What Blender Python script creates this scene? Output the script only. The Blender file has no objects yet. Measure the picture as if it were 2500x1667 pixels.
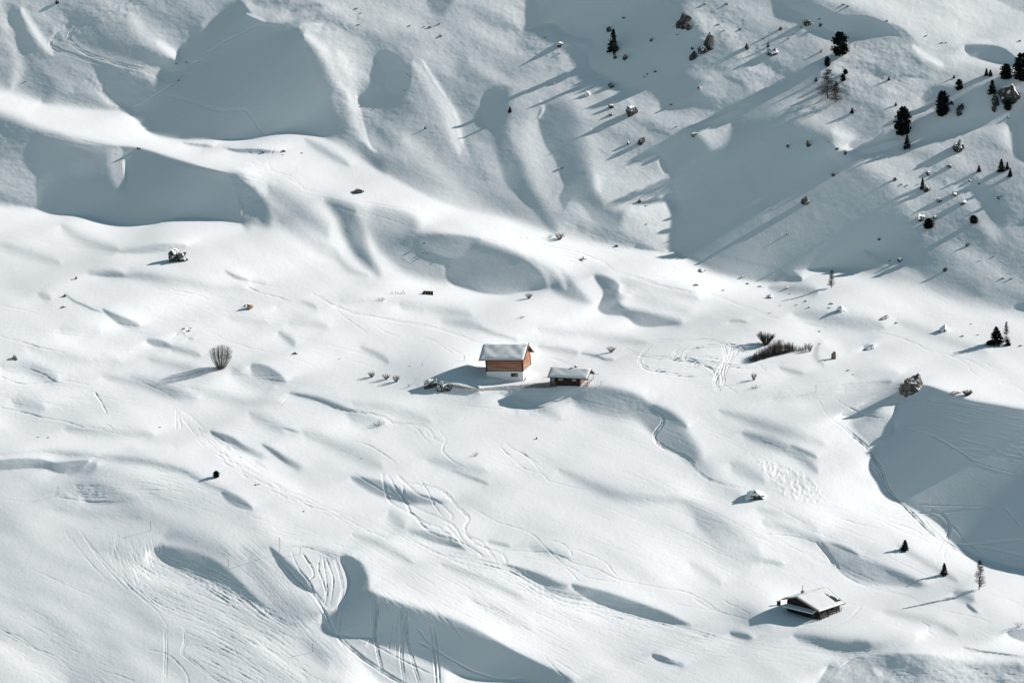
import bpy, bmesh, math, random
import numpy as np
from mathutils import Vector, Matrix, Quaternion
SC = bpy.context.scene
SINK_AMT = .045
# ---- CORE BEGIN
import numpy as np, math, random
W0, H0 = 2500.0, 1667.0          # photograph units used for laying out the terrain
FPX = 11000.0                    # focal length in those units
PITCH = math.radians(13.0)
SUN_EL, SUN_AZ = math.radians(29.5), math.radians(13.0)   # azimuth: turned from +X (right) towards +Y (behind)
SUN = np.array([math.cos(SUN_EL)*math.cos(SUN_AZ), math.cos(SUN_EL)*math.sin(SUN_AZ), math.sin(SUN_EL)])
FWD = np.array([0, math.cos(PITCH), -math.sin(PITCH)])
UPV = np.array([0, math.sin(PITCH), math.cos(PITCH)])
RGT = np.array([1.0, 0, 0])
STEP = 2.0                       # grid spacing of the terrain
MX0, MX1, MY0, MY1 = 300, 300, 200, 300
GX = np.arange(-MX0, W0+MX1+.1, STEP); GY = np.arange(-MY0, H0+MY1+.1, STEP)
NX, NY = len(GX), len(GY)
D0 = 1100.0
TILE = {'a':(0,0),'b':(1250,0),'c':(0,833),'d':(1250,833),'A':(0,0),'B':(825,0),'C':(1650,0),'D':(0,550),'E':(825,550),'F':(1650,550),'G':(0,1100),'H':(825,1100),'I':(1650,1100),'S':None}
ZF = 850/2351.0

def conv(tile, pts):
    out = []
    for p in pts:
        p = list(p)
        if tile != 'S':
            o = TILE[tile]
            k = ZF if tile.isupper() else 1250/2350.0
            p[0] = o[0]+p[0]*k; p[1] = o[1]+p[1]*k
            if len(p) > 2: p[2] = p[2]*k
        out.append(p)
    return out

def parse(s):
    return [tuple(float(v) for v in t.split(',')) for t in s.split()]

def catmull(P, n, closed):
    P = np.array(P, float); m = len(P); out = []
    rng = range(m) if closed else range(m-1)
    for i in rng:
        if closed: a, b, c, d = P[(i-1)%m], P[i], P[(i+1)%m], P[(i+2)%m]
        else: a, b, c, d = P[max(i-1,0)], P[i], P[i+1], P[min(i+2,m-1)]
        for k in range(n):
            t = k/n
            # centripetal-ish softened tangent
            out.append(0.5*((2*b)+(-a+c)*t+(2*a-5*b+4*c-d)*t*t+(-a+3*b-3*c+d)*t**3))
    if not closed: out.append(P[-1])
    return np.array(out)

def seg_dist(X, Y, P, closed, want_inside=False):
    """distance to polyline P (n,3: x,y,attr); returns dist, attr at nearest, inside mask"""
    best = np.full(X.shape, 1e18); att = np.zeros(X.shape); ins = np.zeros(X.shape, bool)
    n = len(P); rng = range(n) if closed else range(n-1)
    for i in rng:
        a = P[i]; b = P[(i+1)%n]
        dx, dy = b[0]-a[0], b[1]-a[1]; L2 = dx*dx+dy*dy
        if L2 < 1e-9: continue
        t = np.clip(((X-a[0])*dx+(Y-a[1])*dy)/L2, 0, 1)
        d = (X-a[0]-t*dx)**2+(Y-a[1]-t*dy)**2
        m = d < best
        best = np.where(m, d, best); att = np.where(m, a[2]+t*(b[2]-a[2]), att)
        if want_inside:
            c = ((a[1] > Y) != (b[1] > Y))
            if dy != 0: ins ^= c & (X < dx*(Y-a[1])/dy+a[0])
    return np.sqrt(best), att, ins

def sstep(x): x = np.clip(x, 0, 1); return x*x*(3-2*x)

def up2(A, f):
    """bilinear upsample by factor f along both axes to (n-1)*f+1"""
    h, w = A.shape
    yi = np.arange((h-1)*f+1)/f; xi = np.arange((w-1)*f+1)/f
    y0 = np.minimum(yi.astype(int), h-2); x0 = np.minimum(xi.astype(int), w-2)
    fy = (yi-y0)[:,None]; fx = (xi-x0)[None,:]
    B = A[y0]*(1-fy)+A[y0+1]*fy
    return B[:, x0]*(1-fx)+B[:, x0+1]*fx

def paint_poly(T, val, soft, pts, alpha=1.0, mode='mix'):
    P = np.array([(p[0], p[1], p[2] if len(p) > 2 else soft) for p in pts], float)
    P = catmull(P, 4, True); P[:,2] = np.maximum(P[:,2], 2.0)
    ms = P[:,2].max()
    x0 = max(int((P[:,0].min()-ms+MX0)/STEP)-4, 0); x1 = min(int((P[:,0].max()+ms+MX0)/STEP)+5, NX-1)
    y0 = max(int((P[:,1].min()-ms+MY0)/STEP)-4, 0); y1 = min(int((P[:,1].max()+ms+MY0)/STEP)+5, NY-1)
    if x1-x0 < 2 or y1-y0 < 2: return
    f = 4 if (x1-x0)*(y1-y0) > 20000 else 2
    nx = (x1-x0)//f+2; ny = (y1-y0)//f+2
    xs = GX[x0]+np.arange(nx)*f*STEP; ys = GY[y0]+np.arange(ny)*f*STEP
    X, Y = np.meshgrid(xs, ys)
    d, s, ins = seg_dist(X, Y, P, True, True)
    sd = up2(np.where(ins, d, -d), f); s = up2(s, f)
    hh = min(sd.shape[0], NY-y0); ww = min(sd.shape[1], NX-x0)
    a = sstep(sd[:hh,:ww]/s[:hh,:ww]+.5)*alpha
    blend(T, y0, x0, a, val, mode)

def blend(T, y0, x0, a, val, mode):
    h, w = a.shape; S = T[y0:y0+h, x0:x0+w]
    if mode == 'mix': S += (val-S)*a
    elif mode == 'add': S += val*a
    elif mode == 'max': S[:] = np.maximum(S, S+(val-S)*a)
    elif mode == 'min': S[:] = np.minimum(S, S+(val-S)*a)

def paint_stroke(T, val, width, pts, alpha=1.0, mode='mix', gauss=True):
    """soft stroke; per-point third value = width there"""
    P = np.array([(p[0], p[1], p[2] if len(p) > 2 else width) for p in pts], float)
    P = catmull(P, 6, False)
    tt = np.linspace(0, 1, len(P)); P[:,2] = np.maximum(P[:,2]*(.25+.75*np.sin(math.pi*np.clip(tt,.0,1))**.5), 1.0)
    ms = P[:,2].max()*2.2
    x0 = max(int((P[:,0].min()-ms+MX0)/STEP)-2, 0); x1 = min(int((P[:,0].max()+ms+MX0)/STEP)+3, NX-1)
    y0 = max(int((P[:,1].min()-ms+MY0)/STEP)-2, 0); y1 = min(int((P[:,1].max()+ms+MY0)/STEP)+3, NY-1)
    if x1-x0 < 2 or y1-y0 < 2: return
    f = 2 if P[:,2].min() > 10 else 1
    nx = (x1-x0)//f+2; ny = (y1-y0)//f+2
    X, Y = np.meshgrid(GX[x0]+np.arange(nx)*f*STEP, GY[y0]+np.arange(ny)*f*STEP)
    d, s, _ = seg_dist(X, Y, P, False)
    a = np.exp(-.5*(d/(s*.5))**2)
    if f > 1: a = up2(a, f)
    hh = min(a.shape[0], NY-y0); ww = min(a.shape[1], NX-x0)
    blend(T, y0, x0, a[:hh,:ww]*alpha, val, mode)

def gblur(A, s):
    """gaussian blur via FFT (periodic), sigma in cells"""
    ky = np.fft.fftfreq(A.shape[0])[:,None]; kx = np.fft.rfftfreq(A.shape[1])[None,:]
    return np.fft.irfft2(np.fft.rfft2(A)*np.exp(-2*(math.pi*s)**2*(kx*kx+ky*ky)), A.shape)

def paint_all(T, text):
    tile = 'S'
    for line in text.strip().splitlines():
        line = line.split('#')[0].strip()
        if not line: continue
        if line.startswith('@'): tile = line[1:].strip(); continue
        head, body = line.split(':')
        h = head.split(); pts = conv(tile, parse(body)); k = 1 if tile == 'S' else (ZF if tile.isupper() else 1250/2350.0)
        if h[0] == 'P' and float(h[1]) <= 136:      # crests of shaded banks round off gently, their feet end crisply
            pts = [(q[0], q[1], q[2]*2.0) if len(q) > 2 and q[2] >= 9*k*.98 else q for q in pts]
        op = h[0]; val = float(h[1]); sz = float(h[2])*k
        if op == 'P' and tile in 'cdDIH' and 137 < val < 162:      # shallow drift hollows
            val += 12; sz *= 1.3; pts = [(q[0], q[1], q[2]*1.35) if len(q) > 2 else q for q in pts]
        al = float(h[3]) if len(h) > 3 else 1.0; mode = h[4] if len(h) > 4 else 'mix'
        if op == 'P': paint_poly(T, val, sz, pts, al, mode)
        else: paint_stroke(T, val, sz, pts, al, mode)
# ---- CORE END
# ---- CAMERA, SKY, SUN, EXPOSURE
def setup():
    cam = bpy.data.objects.new('camera', bpy.data.cameras.new('camera')); SC.collection.objects.link(cam)
    cam.data.sensor_width = 36.0; cam.data.lens = 36.0*FPX/W0
    cam.data.clip_start = 1.0; cam.data.clip_end = 30000.0
    cam.rotation_euler = (math.pi/2-PITCH, 0, 0)
    SC.camera = cam
    w = bpy.data.worlds.new('World'); SC.world = w; w.use_nodes = True
    nt = w.node_tree; nt.nodes.clear()
    sky = nt.nodes.new('ShaderNodeTexSky'); sky.sky_type = 'NISHITA'; sky.sun_disc = False
    sky.sun_elevation = SUN_EL; sky.sun_rotation = math.pi/2-SUN_AZ; sky.altitude = 1900
    hs = nt.nodes.new('ShaderNodeHueSaturation'); hs.inputs['Saturation'].default_value = SKY_SAT; hs.inputs['Hue'].default_value = SKY_HUE
    bg = nt.nodes.new('ShaderNodeBackground'); bg.inputs['Strength'].default_value = SKY_STR
    out = nt.nodes.new('ShaderNodeOutputWorld')
    nt.links.new(sky.outputs[0], hs.inputs['Color']); nt.links.new(hs.outputs[0], bg.inputs[0]); nt.links.new(bg.outputs[0], out.inputs[0])
    l = bpy.data.lights.new('sun', 'SUN'); l.energy = SUN_STR; l.angle = math.radians(.53); l.color = SUN_COL
    s = bpy.data.objects.new('sun', l); SC.collection.objects.link(s)
    s.rotation_mode = 'QUATERNION'; s.rotation_quaternion = Vector(SUN).to_track_quat('Z', 'Y')
    s.location = (200, 80, 200)
    SC.view_settings.view_transform = 'Standard'; SC.view_settings.look = 'None'
    SC.view_settings.exposure = EXPO; SC.view_settings.gamma = 1.0
    return cam
SUN_STR, SUN_COL, SKY_STR, SKY_SAT, SKY_HUE, EXPO = 4.8, (1.0, .940, .895), .063, .86, .459, 0.44
cam = setup()
# ---- SHADING CHART: wanted brightness of the snow, cast shadows too; solve() puts it into the slopes, no colour is taken from it
SHADING = """
@S
P 184 36: -300,-200 2800,-200 2800,800,60 2500,762,60 2380,738,70 2250,700,80 2120,668,60 2040,655,8 1985,655,12 1900,690,8 1780,670,10 1660,612,14 1560,604,24 1440,590,30 1320,555,40 1230,530,40 1100,500,50 1000,468,60 940,425,60 860,362,50 780,330,30 640,340,4 520,338,4 400,330,8 330,290,20 200,262,40 100,245,40 0,215,40 -300,150,50
# left upper stripes
@a
S 214 60: -40,-60 20,80 60,180 90,300 60,400
S 168 60: 60,40 110,160 180,290 230,420 200,470
S 228 34: 100,40 140,110 175,165 210,215 240,250
S 196 70: 140,250 250,330 330,420
P 176 60: 240,-60 600,-60 640,100 760,230 740,330 640,440 560,480 480,400 360,280 250,190 330,110
P 172 30: 340,20 420,30 430,80 380,90
P 163 40: 330,160 440,230 600,300 760,340 800,310 760,250 700,220 560,200 440,130
P 150 34: 420,280 520,310 640,340 700,420 640,480 560,490 500,440 460,360
S 186 30: 600,310 690,330 760,360
S 206 60: 600,60 660,150 740,210 800,255
S 230 26: 720,190 770,225 820,268 855,284
S 214 30: 880,120 930,130 980,100
S 178 40: 880,150 920,110
P 138 16: 830,215 870,190 900,150 905,210 880,240
# main bowl in shade
P 112 10: 1095,0,14 1060,40,8 1010,80,8 960,140,6 900,185,6 845,225,6 829,252,5 838,280,5 860,290,4 820,370,6 735,430,5 660,475,5 605,495,6 630,530,8 660,580,8 720,616,7 800,636,5 950,640,5 1100,638,5 1170,632,6 1230,612,10 1310,596,14 1400,604,20 1490,618,50 1520,560,110 1530,430,110 1470,290,90 1420,190,60 1380,130,20 1440,100,10 1480,60,10 1400,75,14 1310,110,14 1230,105,20 1180,60,20 1120,20,14
P 121 160 .8: 960,300 1200,240 1400,240 1480,380 1490,560 1300,580 1000,590 900,480
P 98 60 .8: 620,520 800,520 950,560 1000,620 850,635 700,615
P 98 60 .8: 1020,60 1090,20 1120,80 980,220 860,280 840,250
P 170 14: 770,290 850,292 835,330 790,320
P 130 8: 755,290 790,270 810,320 770,330
P 186 30: 1130,30,10 1200,90,10 1300,100,14 1480,50,20 1560,-60 1150,-60
S 212 14: 1130,62 1170,78 1220,100
S 150 30: 1160,10 1240,20 1330,0
S 150 16: 1330,60 1420,20 1500,25
S 214 14: 1370,130 1430,110 1490,118
S 216 10: 1400,148 1450,135 1480,120
S 210 50: 1400,160 1480,220 1540,330 1590,420
# slopes right of the bowl
S 198 120: 1500,140 1620,260 1640,420
S 212 60: 1560,240 1600,340 1630,430
S 168 60: 1540,420 1560,540 1560,620
S 172 50: 1640,600 1720,740 1760,820
P 196 120: 1500,-60 2350,-60 2350,300 2000,220 1700,120 1550,90
P 176 50: 1700,200 1830,150 1950,210 1900,250 1800,230
P 158 36: 1960,-20 2080,-20 2040,60 1980,50
P 140 8: 1740,240,30 1810,248,20 1850,290,20 1880,330,20 1880,390,24 1840,440,50 1805,440,8 1765,400,6 1775,350,6 1745,300,10
P 172 60: 1800,440 1900,480 1880,540 1810,580 1740,520
S 234 15: 1632,430 1648,500 1672,570 1682,640 1705,680 1730,696
S 218 50: 1600,420 1625,500 1650,580 1672,650
P 186 40: 1655,480,10 1700,520,30 1740,640,30 1720,690,10 1685,620,8
S 165 30: 1730,600 1770,640 1800,690
S 232 17: 1940,280 2000,380 2070,490 2100,560 2110,620 2140,690 2170,750
S 216 60: 1900,290 1980,400 2050,500 2080,600 2110,700
S 170 40: 2140,640 2180,740 2230,830
S 206 80: 1850,640 1960,740 2100,880
S 184 60: 1880,740 2000,840 2160,920
S 166 80: 2100,290 2160,340 2240,370
S 200 50: 2150,260 2260,330 2340,400
P 150 24: 2230,420 2290,390 2350,400 2420,420 2420,660 2330,660 2290,640 2250,590 2220,560 2215,470
# bench, bank 1
P 233 30: -300,330 0,425 200,480 440,510 560,510 640,560 700,620 830,650 1100,655 1300,600 1450,620 1560,680 1700,760 1900,870 2100,960 2350,1020 2350,1060 2200,1040 1900,970 1500,890 1200,810 1000,770 800,720 600,665 400,640 200,580 0,530 -300,460
P 160 6: 835,655 920,660 980,668 940,680 870,668
P 150 6: 1022,676 1080,684 1160,682 1240,690 1290,696 1200,706 1090,700
S 206 30: 1400,640 1500,700 1600,760
P 127 8: -320,470,40 0,535,60 130,585,50 250,625,40 360,655,16 500,668,10 640,680,10 780,725,10 900,760,8 1020,790,8 1100,815,60 1110,900,60 1130,1020,60 1100,1022,8 990,1004,8 860,998,8 770,1006,8 720,1026,6 640,1032,6 560,1026,6 500,1010,6 430,992,6 350,985,6 230,981,6 160,955,10 60,935,30 0,925,40 -320,860,40
P 168 10: -320,500,60 0,560,40 100,590,40 170,640,60 175,760,20 160,850,10 165,900,8 160,950,10 60,930,20 0,920,30 -320,850,30
S 160 50 .6: 200,620 400,670 520,690
S 150 30 .6: 640,700 800,745 950,790
S 112 36 .7: 200,950 400,965 560,1005 660,1012
P 178 12: 500,690,50 545,672,10 566,700,4 560,720,4 574,770,4 581,850,6 570,885,16 530,870,50 500,780,50
S 226 12: 566,730 574,780 578,840
S 116 20: 590,840 640,870
P 176 50: 1040,800,20 1110,830 1230,930 1240,1030 1180,1030 1110,1000 1100,900
S 214 10: 1130,850 1098,900 1112,950 1108,990
S 200 90: 1240,860 1340,950 1500,1080
S 205 60: 1250,960 1400,1080 1550,1180
P 162 60: 1500,920 1620,940 1680,1000 1680,1100 1700,1180 1740,1260 1660,1200 1590,1100 1550,1000
S 206 60: 1640,960 1720,1050 1780,1160
P 178 70: 1720,960 1900,1000 1920,1100 2030,1200 2050,1290 1900,1270 1780,1180 1700,1060
S 150 24 .6: 1590,1040 1620,1120 1660,1180
# bank below rocks (E)
@E
P 142 12: 520,90,60 640,60,80 800,90,90 960,110,90 1150,170,70 1280,230,60 1370,300,60 1420,400,60 1380,430,20 1230,455,8 1130,470,8 1000,462,8 870,430,8 780,400,10 725,345,14 720,280,14 640,240,16 560,185,12
P 128 40 .7: 740,330 900,400 1050,440 1200,440 1130,462 1000,455 870,425 760,380
P 168 30: 860,180 920,120 950,90 700,60 560,100 560,160 700,210 800,220
P 190 60: 1300,220 1500,300 1620,420 1700,520 1560,500 1440,430 1400,330
S 222 40: 1330,210 1480,300 1540,430
# gully
P 160 12: 1730,340,20 1800,340,30 1900,400,20 1880,460,20 1960,480,40 1900,520,40 1960,560,60 2080,580,60 2200,610,60 2300,640,80 2300,670,50 2180,682,10 2080,686,8 2010,670,8 1960,630,6 1910,610,6 1820,604,6 1765,580,6 1755,550,8 1780,500,12 1790,450,14 1760,400,14
P 138 10: 1765,550,20 1800,480,30 1860,470,30 1900,530,30 1960,570,30 2080,600,40 2180,640,60 2160,680,20 2080,686,8 2010,670,8 1960,630,6 1910,610,6 1820,604,6 1765,580,6
S 150 24: 1750,350 1830,420 1900,460
P 212 90: 1960,420 2200,480 2351,560 2351,620 2100,560 1950,500
# mounds near the barn
S 205 40 : -150,180 -40,190 80,300 200,340
S 180 24 .8: 940,690 1050,730 1210,775
S 205 50 : 700,650 880,670 980,700
S 205 40 : 420,540 520,560 580,580
S 196 36 : 1350,820 1500,840 1620,862
S 160 12 : 1640,865 1740,880 1800,905 1860,905
# upper right mountainside
@b
P 172 60: 300,-60 1300,-60 1420,200 1700,400 1600,700 1100,600 700,500 500,420 400,300
P 112 8: 135,-80 125,40,10 110,85,10 60,140,6 180,105,5 240,150,5 310,170,6 360,180,8 370,220,8 350,270,8 380,330,6 440,345,6 470,370,6 530,400,6 620,370,20 700,340,30 760,330,30 830,290,60 800,180,90 760,100,80 780,30,60 800,-80,60
P 130 100 .8: 450,100 760,80 850,280 700,340 500,370
S 190 26: 210,190 290,190 350,200
S 190 26: 220,260 300,270
S 196 20: 380,360 480,400 560,480
P 136 30: 640,330,40 760,330,30 830,360,30 900,400,60 800,470,40 700,500,20 680,490,10 720,440,30 640,400,30
S 186 50: 880,330 960,350
S 186 50: 860,400 980,440
S 184 60: 980,200 1100,260 1200,330
S 190 40: 1220,260 1290,270
P 150 40: 900,180 1000,200 1050,290 900,340 840,290
S 150 24: 1180,150 1280,140 1360,170
S 186 60: 1500,330 1700,340 1850,330
P 128 12: 1000,520 1180,420 1320,330 1400,300 1400,380 1240,470 1100,540 980,600 850,585 900,560
P 180 30: 830,590 980,560 1015,570 1005,640 940,700 850,640
P 124 10: 560,712,4 640,680,6 720,640,10 780,600,14 830,600,20 900,680,30 960,720,40 1000,640,30 1015,570,16 1060,535,40 1200,560,60 1400,610,60 1500,680,60 1560,740,100 1690,850,150 1760,960,150 1800,1060,100 1700,1160,80 1550,1222,20 1450,1226,8 1330,1238,8 1290,1245,10 1340,1284,6 1290,1292,4 1200,1290,4 1100,1277,4 1010,1258,4 900,1215,5 820,1190,6 745,1142,5 738,1030,6 755,980,7 757,920,7 742,850,7 712,780,7 690,725,7 640,715,8
P 125 160 .8: 1000,640 1300,680 1500,860 1500,1050 1200,1100 950,1000 850,850
S 100 50 .8: 780,1140 900,1200 1050,1245 1250,1270
S 112 60 .6: 790,950 800,1050
S 146 40 .6: 1060,760 1120,900 1180,1020
S 146 40 .6: 860,740 900,860 960,960
S 206 50: 1470,600 1560,640 1640,690
S 196 40: 1480,660 1560,690
P 176 70: 1600,720 1800,720 2350,640 2350,1380 2000,1250 1800,1150 1860,1000 1780,860
S 190 70: 1900,950 2050,1100 2250,1260
S 166 70: 1780,1130 1950,1260 2150,1350
S 200 34: 1620,1150 1760,1230 1900,1290
S 160 30: 2100,800 2200,950 2280,1100
S 196 40: 2000,820 2120,950 2220,1100
P 120 10: 1540,665,8 1620,622,8 1740,580,10 1800,545,12 1880,500,12 1900,470,10 1880,450,10 1940,395,10 2060,400,30 2200,360,30 2420,330,20 2420,520,20 2290,555,12 2160,585,8 2060,602,8 1960,632,10 1820,652,10 1740,680,8 1640,705,8 1580,690,6
S 186 12: 1815,535 1870,520 1930,508
S 180 14: 1840,560 1760,600
S 184 14: 1600,690 1700,650 1780,640
P 208 50: 1330,-80 2500,-80 2500,330 2300,330 2100,300 1950,260 1800,160 1600,60 1450,10
P 176 40: 1540,170 1700,160 1800,180 1900,260 1950,330 1700,380 1550,300
S 222 30: 1840,210 1900,260 1980,300
P 108 8: 1225,-60 1245,18,5 1320,60,4 1400,90,4 1440,130,4 1490,150,5 1550,155,4 1562,173,4 1620,163,12 1680,157,12 1760,158,10 1815,172,14 1800,150,8 1720,110,10 1640,82,10 1560,76,10 1500,70,10 1440,40,8 1370,5,8 1350,-60
P 178 8: 1740,110 1790,130 1830,165 1870,215 1800,180
P 104 6: 2080,206,5 2086,240,5 2112,262,5 2200,280,5 2330,305,5 2420,310 2380,290,8 2320,270,8 2260,225,8 2200,208,8 2120,200,8
S 222 24: 2020,210 2100,195 2200,195
P 186 10: 2150,-60 2240,10 2350,60 2460,110 2460,-60
P 126 12: 2285,620,12 2318,705,8 2460,725 2460,470 2310,545,14
P 128 8: 2278,1046,5 2330,1030,5 2460,1000 2460,930 2330,1005,6
P 112 5: 2298,1412,4 2330,1420,5 2460,1424 2460,1380 2340,1392,6
# flutes left of the big bowl
P 186 60: 0,380 180,400 400,560 640,720 740,900 740,1130 500,1110 300,1060 100,1020 0,860
P 150 30: -80,600,60 20,700,60 70,800,60 110,900,50 200,1040,50 180,1060,40 90,960,30 30,900,20 -40,820,20
S 200 70: 80,560 90,680 130,800 160,900
P 148 20: 118,545,6 140,490,10 250,470,80 330,600,90 360,760,70 390,880,60 440,960,40 540,990,60 430,1040,60 360,1000,30 310,930,14 260,930,14 240,965,20 214,910,14 238,850,14 198,740,8 150,660,8
S 208 10: 125,455 146,500 122,545
S 192 60: 270,960 300,1020
S 168 20: 300,1040 340,1070
P 190 50: 400,600 560,640 700,740 740,850 640,880 480,860 400,880 380,800
S 206 30: 390,800 405,880
S 214 14: 670,740 700,800
S 156 24 .8: 430,950 560,885 730,830
S 156 20 .8: 520,945 640,900 740,880
P 204 40: 560,930 700,900 750,960 735,1060 740,1135 600,1110 500,1040
P 152 8: 560,1138,6 600,1118,10 660,1145,20 700,1155,20 640,1150,8
S 196 40: 1180,1320 1330,1330 1400,1345
S 200 50: 500,1290 700,1330 850,1370
S 206 60: 1300,1440 1700,1500
# lower left
@c
S 196 50 : 0,110 150,130 260,185
S 206 50 : 60,270 200,310
P 158 10: 1150,110,10 1190,103,8 1240,120,14 1295,160,14 1305,188,20 1230,196,20 1170,172,20
S 206 60: 1070,130 1150,185 1250,210
S 168 18: 1330,238 1450,262 1560,303 1640,330
S 206 60: 1600,335 1760,380
P 150 5: 1280,394 1325,398 1372,416 1340,413
P 150 10: 962,413,8 1010,420,8 1070,440,12 1110,470,14 1200,528,40 1130,508,20 1060,470,14 1000,445,10
P 150 8: 1198,470,6 1250,490,10 1300,525,20 1370,578,50 1310,560,10 1250,515,8
P 166 14: 1165,553 1195,558 1225,582 1190,575
S 200 26: 0,520 180,503 330,518 450,528 550,540 700,560 850,600 960,660 1050,690
P 210 120: -300,640 300,600 700,620 1000,700 1150,780 1250,920 1400,1150 1600,1500 1300,1750 -300,1750
S 226 120: 0,1400 150,1500 300,1600
P 112 6: -200,598 0,592,4 100,584,5 200,582,6 230,592,5 270,604,4 330,598,5 380,570,5 410,546,6 340,548,8 250,556,8 180,540,8 80,538,8 0,546,8 -200,570
S 190 30: 300,600 400,590 440,560
P 198 12: 250,705,6 330,660,20 440,640,30 560,690,30 640,720,30 520,745,8 400,737,6
S 140 10: 390,735 460,739 520,736
P 156 12: 1015,690,8 1060,695 1110,720 1152,755 1155,772 1090,757 1040,728
S 200 40: 250,770 450,790 650,810
P 150 14: 705,960,6 740,935,14 800,940,20 900,965,20 980,1000,20 1060,1060,20 1130,1130,20 1210,1210,30 1120,1180,30 1020,1120,40 900,1070,40 810,1045,16 765,1022,8 728,990,6
P 124 8: 706,962,5 735,945,16 800,965,24 860,1010,24 830,1025,14 790,1015,8 745,1000,6
S 238 18: 685,962 672,1000 700,1030
S 222 50: 600,1040 700,1090 850,1120
S 192 60: 760,890 900,910 1050,980
S 190 70: 1150,1000 1250,1150 1400,1350 1500,1500
S 196 16: 1110,940 1200,1010 1280,1110
S 222 40: 1000,1250 1200,1400 1400,1560
P 216 14: 1245,935 1380,930 1500,950 1560,990 1600,1090 1560,1180 1510,1220 1420,1120 1320,1010
S 240 20: 1562,1000 1592,1080 1600,1110 1572,1165 1545,1195
P 112 4: 1236,942,4 1275,968,8 1310,1005,16 1370,1060,16 1420,1110,10 1452,1148,5 1508,1222,4 1470,1182,4 1445,1152,4 1400,1142,4 1350,1108,4 1300,1052,4 1268,1010,4
P 106 5: 1563,988,6 1600,985,14 1640,1010,10 1670,1050,8 1686,1090,8 1680,1140,30 1640,1200,30 1600,1260,20 1580,1330,10 1560,1355,5 1520,1332,5 1486,1292,5 1480,1262,5 1492,1240,4 1530,1232,4 1562,1200,4 1590,1160,4 1605,1110,4 1592,1060,5 1572,1020,5
S 168 24 .85: 1640,1002 1676,1075 1672,1130 1645,1185
P 206 30: 1560,1360 1700,1370 2000,1470 2020,1600 1800,1600 1650,1460
P 116 8: 1690,1150,20 1760,1180,14 1860,1210,12 1960,1245,12 2100,1290,12 2250,1360,12 2360,1420,12 2480,1480,12 2560,1520,20 2620,1560,30 2500,1570,30 2360,1552,20 2240,1552,10 2150,1541,4 2060,1511,4 1995,1478,4 1900,1440,4 1820,1420,4 1720,1384,4 1698,1358,5 1620,1357,5 1575,1342,5 1590,1280,20 1630,1210,30
S 98 24 .7: 1760,1380 1900,1425 2000,1465 2100,1500 2250,1520
S 160 30 .85: 1700,1165 1900,1236 2080,1292 2250,1370
P 172 30: 1610,622,20 1750,640,20 1880,690,30 2050,735,30 1900,748,20 1780,722,16 1700,690,30
S 150 18: 1770,662 1840,702 1920,737
P 168 18: 1880,872,40 1960,870,30 2060,900,30 2140,955,20 2060,938,12 1990,922,8 1930,897,10
S 204 50: 1790,780 1850,850
S 196 14 : 2070,590 2150,620 2240,655
S 184 14: 2240,918 2340,940
S 200 30: 2020,200 2200,240
# lower right
@d
P 146 6: 0,225,20 60,212,10 140,207,8 210,204,8 300,208,10 350,225,30 260,250,40 160,280,8 100,305,5 50,301,5 10,282,5 -12,250,5
P 178 40: 300,210,12 450,212,40 560,240,40 640,290,30 720,330,40 770,380,60 820,440,60 860,510,60 850,580,60 760,520,20 690,480,20 640,420,30 560,350,60 450,340,80 300,290,60
S 152 30: 640,300 720,340 800,395
S 172 40: 380,230 480,260
S 206 60: 850,560 930,640 1050,720
S 192 40: 1060,420 1200,470 1320,530 1400,600
S 172 16: 1280,480 1340,505 1400,535
S 206 70: 1150,640 1010,560
S 212 40: 1200,260 1450,240 1640,200
S 196 24: 1520,220 1640,190 1740,185
P 198 40: 1560,360 1740,330 1740,430 1680,500 1600,440
P 134 6: 1513,336,4 1600,290,6 1700,230,6 1790,188,5 1800,212,5 1780,228,8 1740,262,20 1690,304,20 1650,336,10 1590,347,5 1550,345,4
P 116 8: 1795,228,5 1840,207,6 1900,202,8 1990,232,12 2100,272,14 2250,297,16 2420,325,16 2760,350 2760,1150 2420,1062,5 2300,1036,4 2170,1000,4 2060,947,4 2000,902,5 1980,860,6 1900,800,8 1820,757,8 1720,692,8 1690,640,8 1660,604,8 1648,570,10 1665,520,20 1690,480,30 1740,432,8 1757,400,8 1750,360,10 1770,300,10
P 121 150 .8: 1850,300 2200,350 2600,420 2600,700 2100,600 1850,500
P 98 100 .6: 1800,700 2000,780 2300,960 2600,1050 2600,800 2200,700
P 140 6: 273,1113,4 320,1120,10 440,1150,14 560,1190,14 700,1240,14 760,1270,14 815,1303,20 760,1298,6 680,1285,6 560,1255,6 450,1220,6 340,1175,6 290,1140,5
P 144 8: -40,1018,8 60,1045,14 140,1070,20 200,1100,20 250,1122,30 200,1132,12 130,1112,8 80,1085,8 20,1050,8
S 196 30: 150,1130 250,1160 320,1180
P 128 5: 643,1434,4 690,1442,8 740,1470,10 780,1486,20 710,1476,4 665,1460,4
S 206 110: 850,800 1000,950 1120,1010
S 192 30: 1030,970 1140,1008
S 200 40: 1150,830 1300,870 1420,920
P 196 30: 1400,920,20 1500,930 1600,990 1720,1030 1850,1090 1900,1120 1760,1122 1600,1100 1500,1050 1450,990,10
S 166 12: 1465,928 1540,955 1590,985
S 160 10: 1420,920 1450,965 1500,1030
S 175 26: 1720,1055 1820,1095 1880,1120
S 190 40: 2030,1150 2120,1190
P 140 5: 2080,1200 2100,1208 2142,1246 2110,1236
P 110 4: 2273,1340,4 2310,1322,4 2460,1315 2460,1395 2330,1372,4
S 180 22: 1000,1335 1100,1362
S 196 50: 1300,1350 1500,1395 1700,1400 1850,1350
S 176 30: 1560,1390 1650,1400
P 192 40: 1440,1510,10 1480,1482,14 1560,1452,14 1640,1440,14 1700,1432,14 1900,1434,20 2100,1470,40 2460,1500,60 2460,1700 1440,1700
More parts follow.
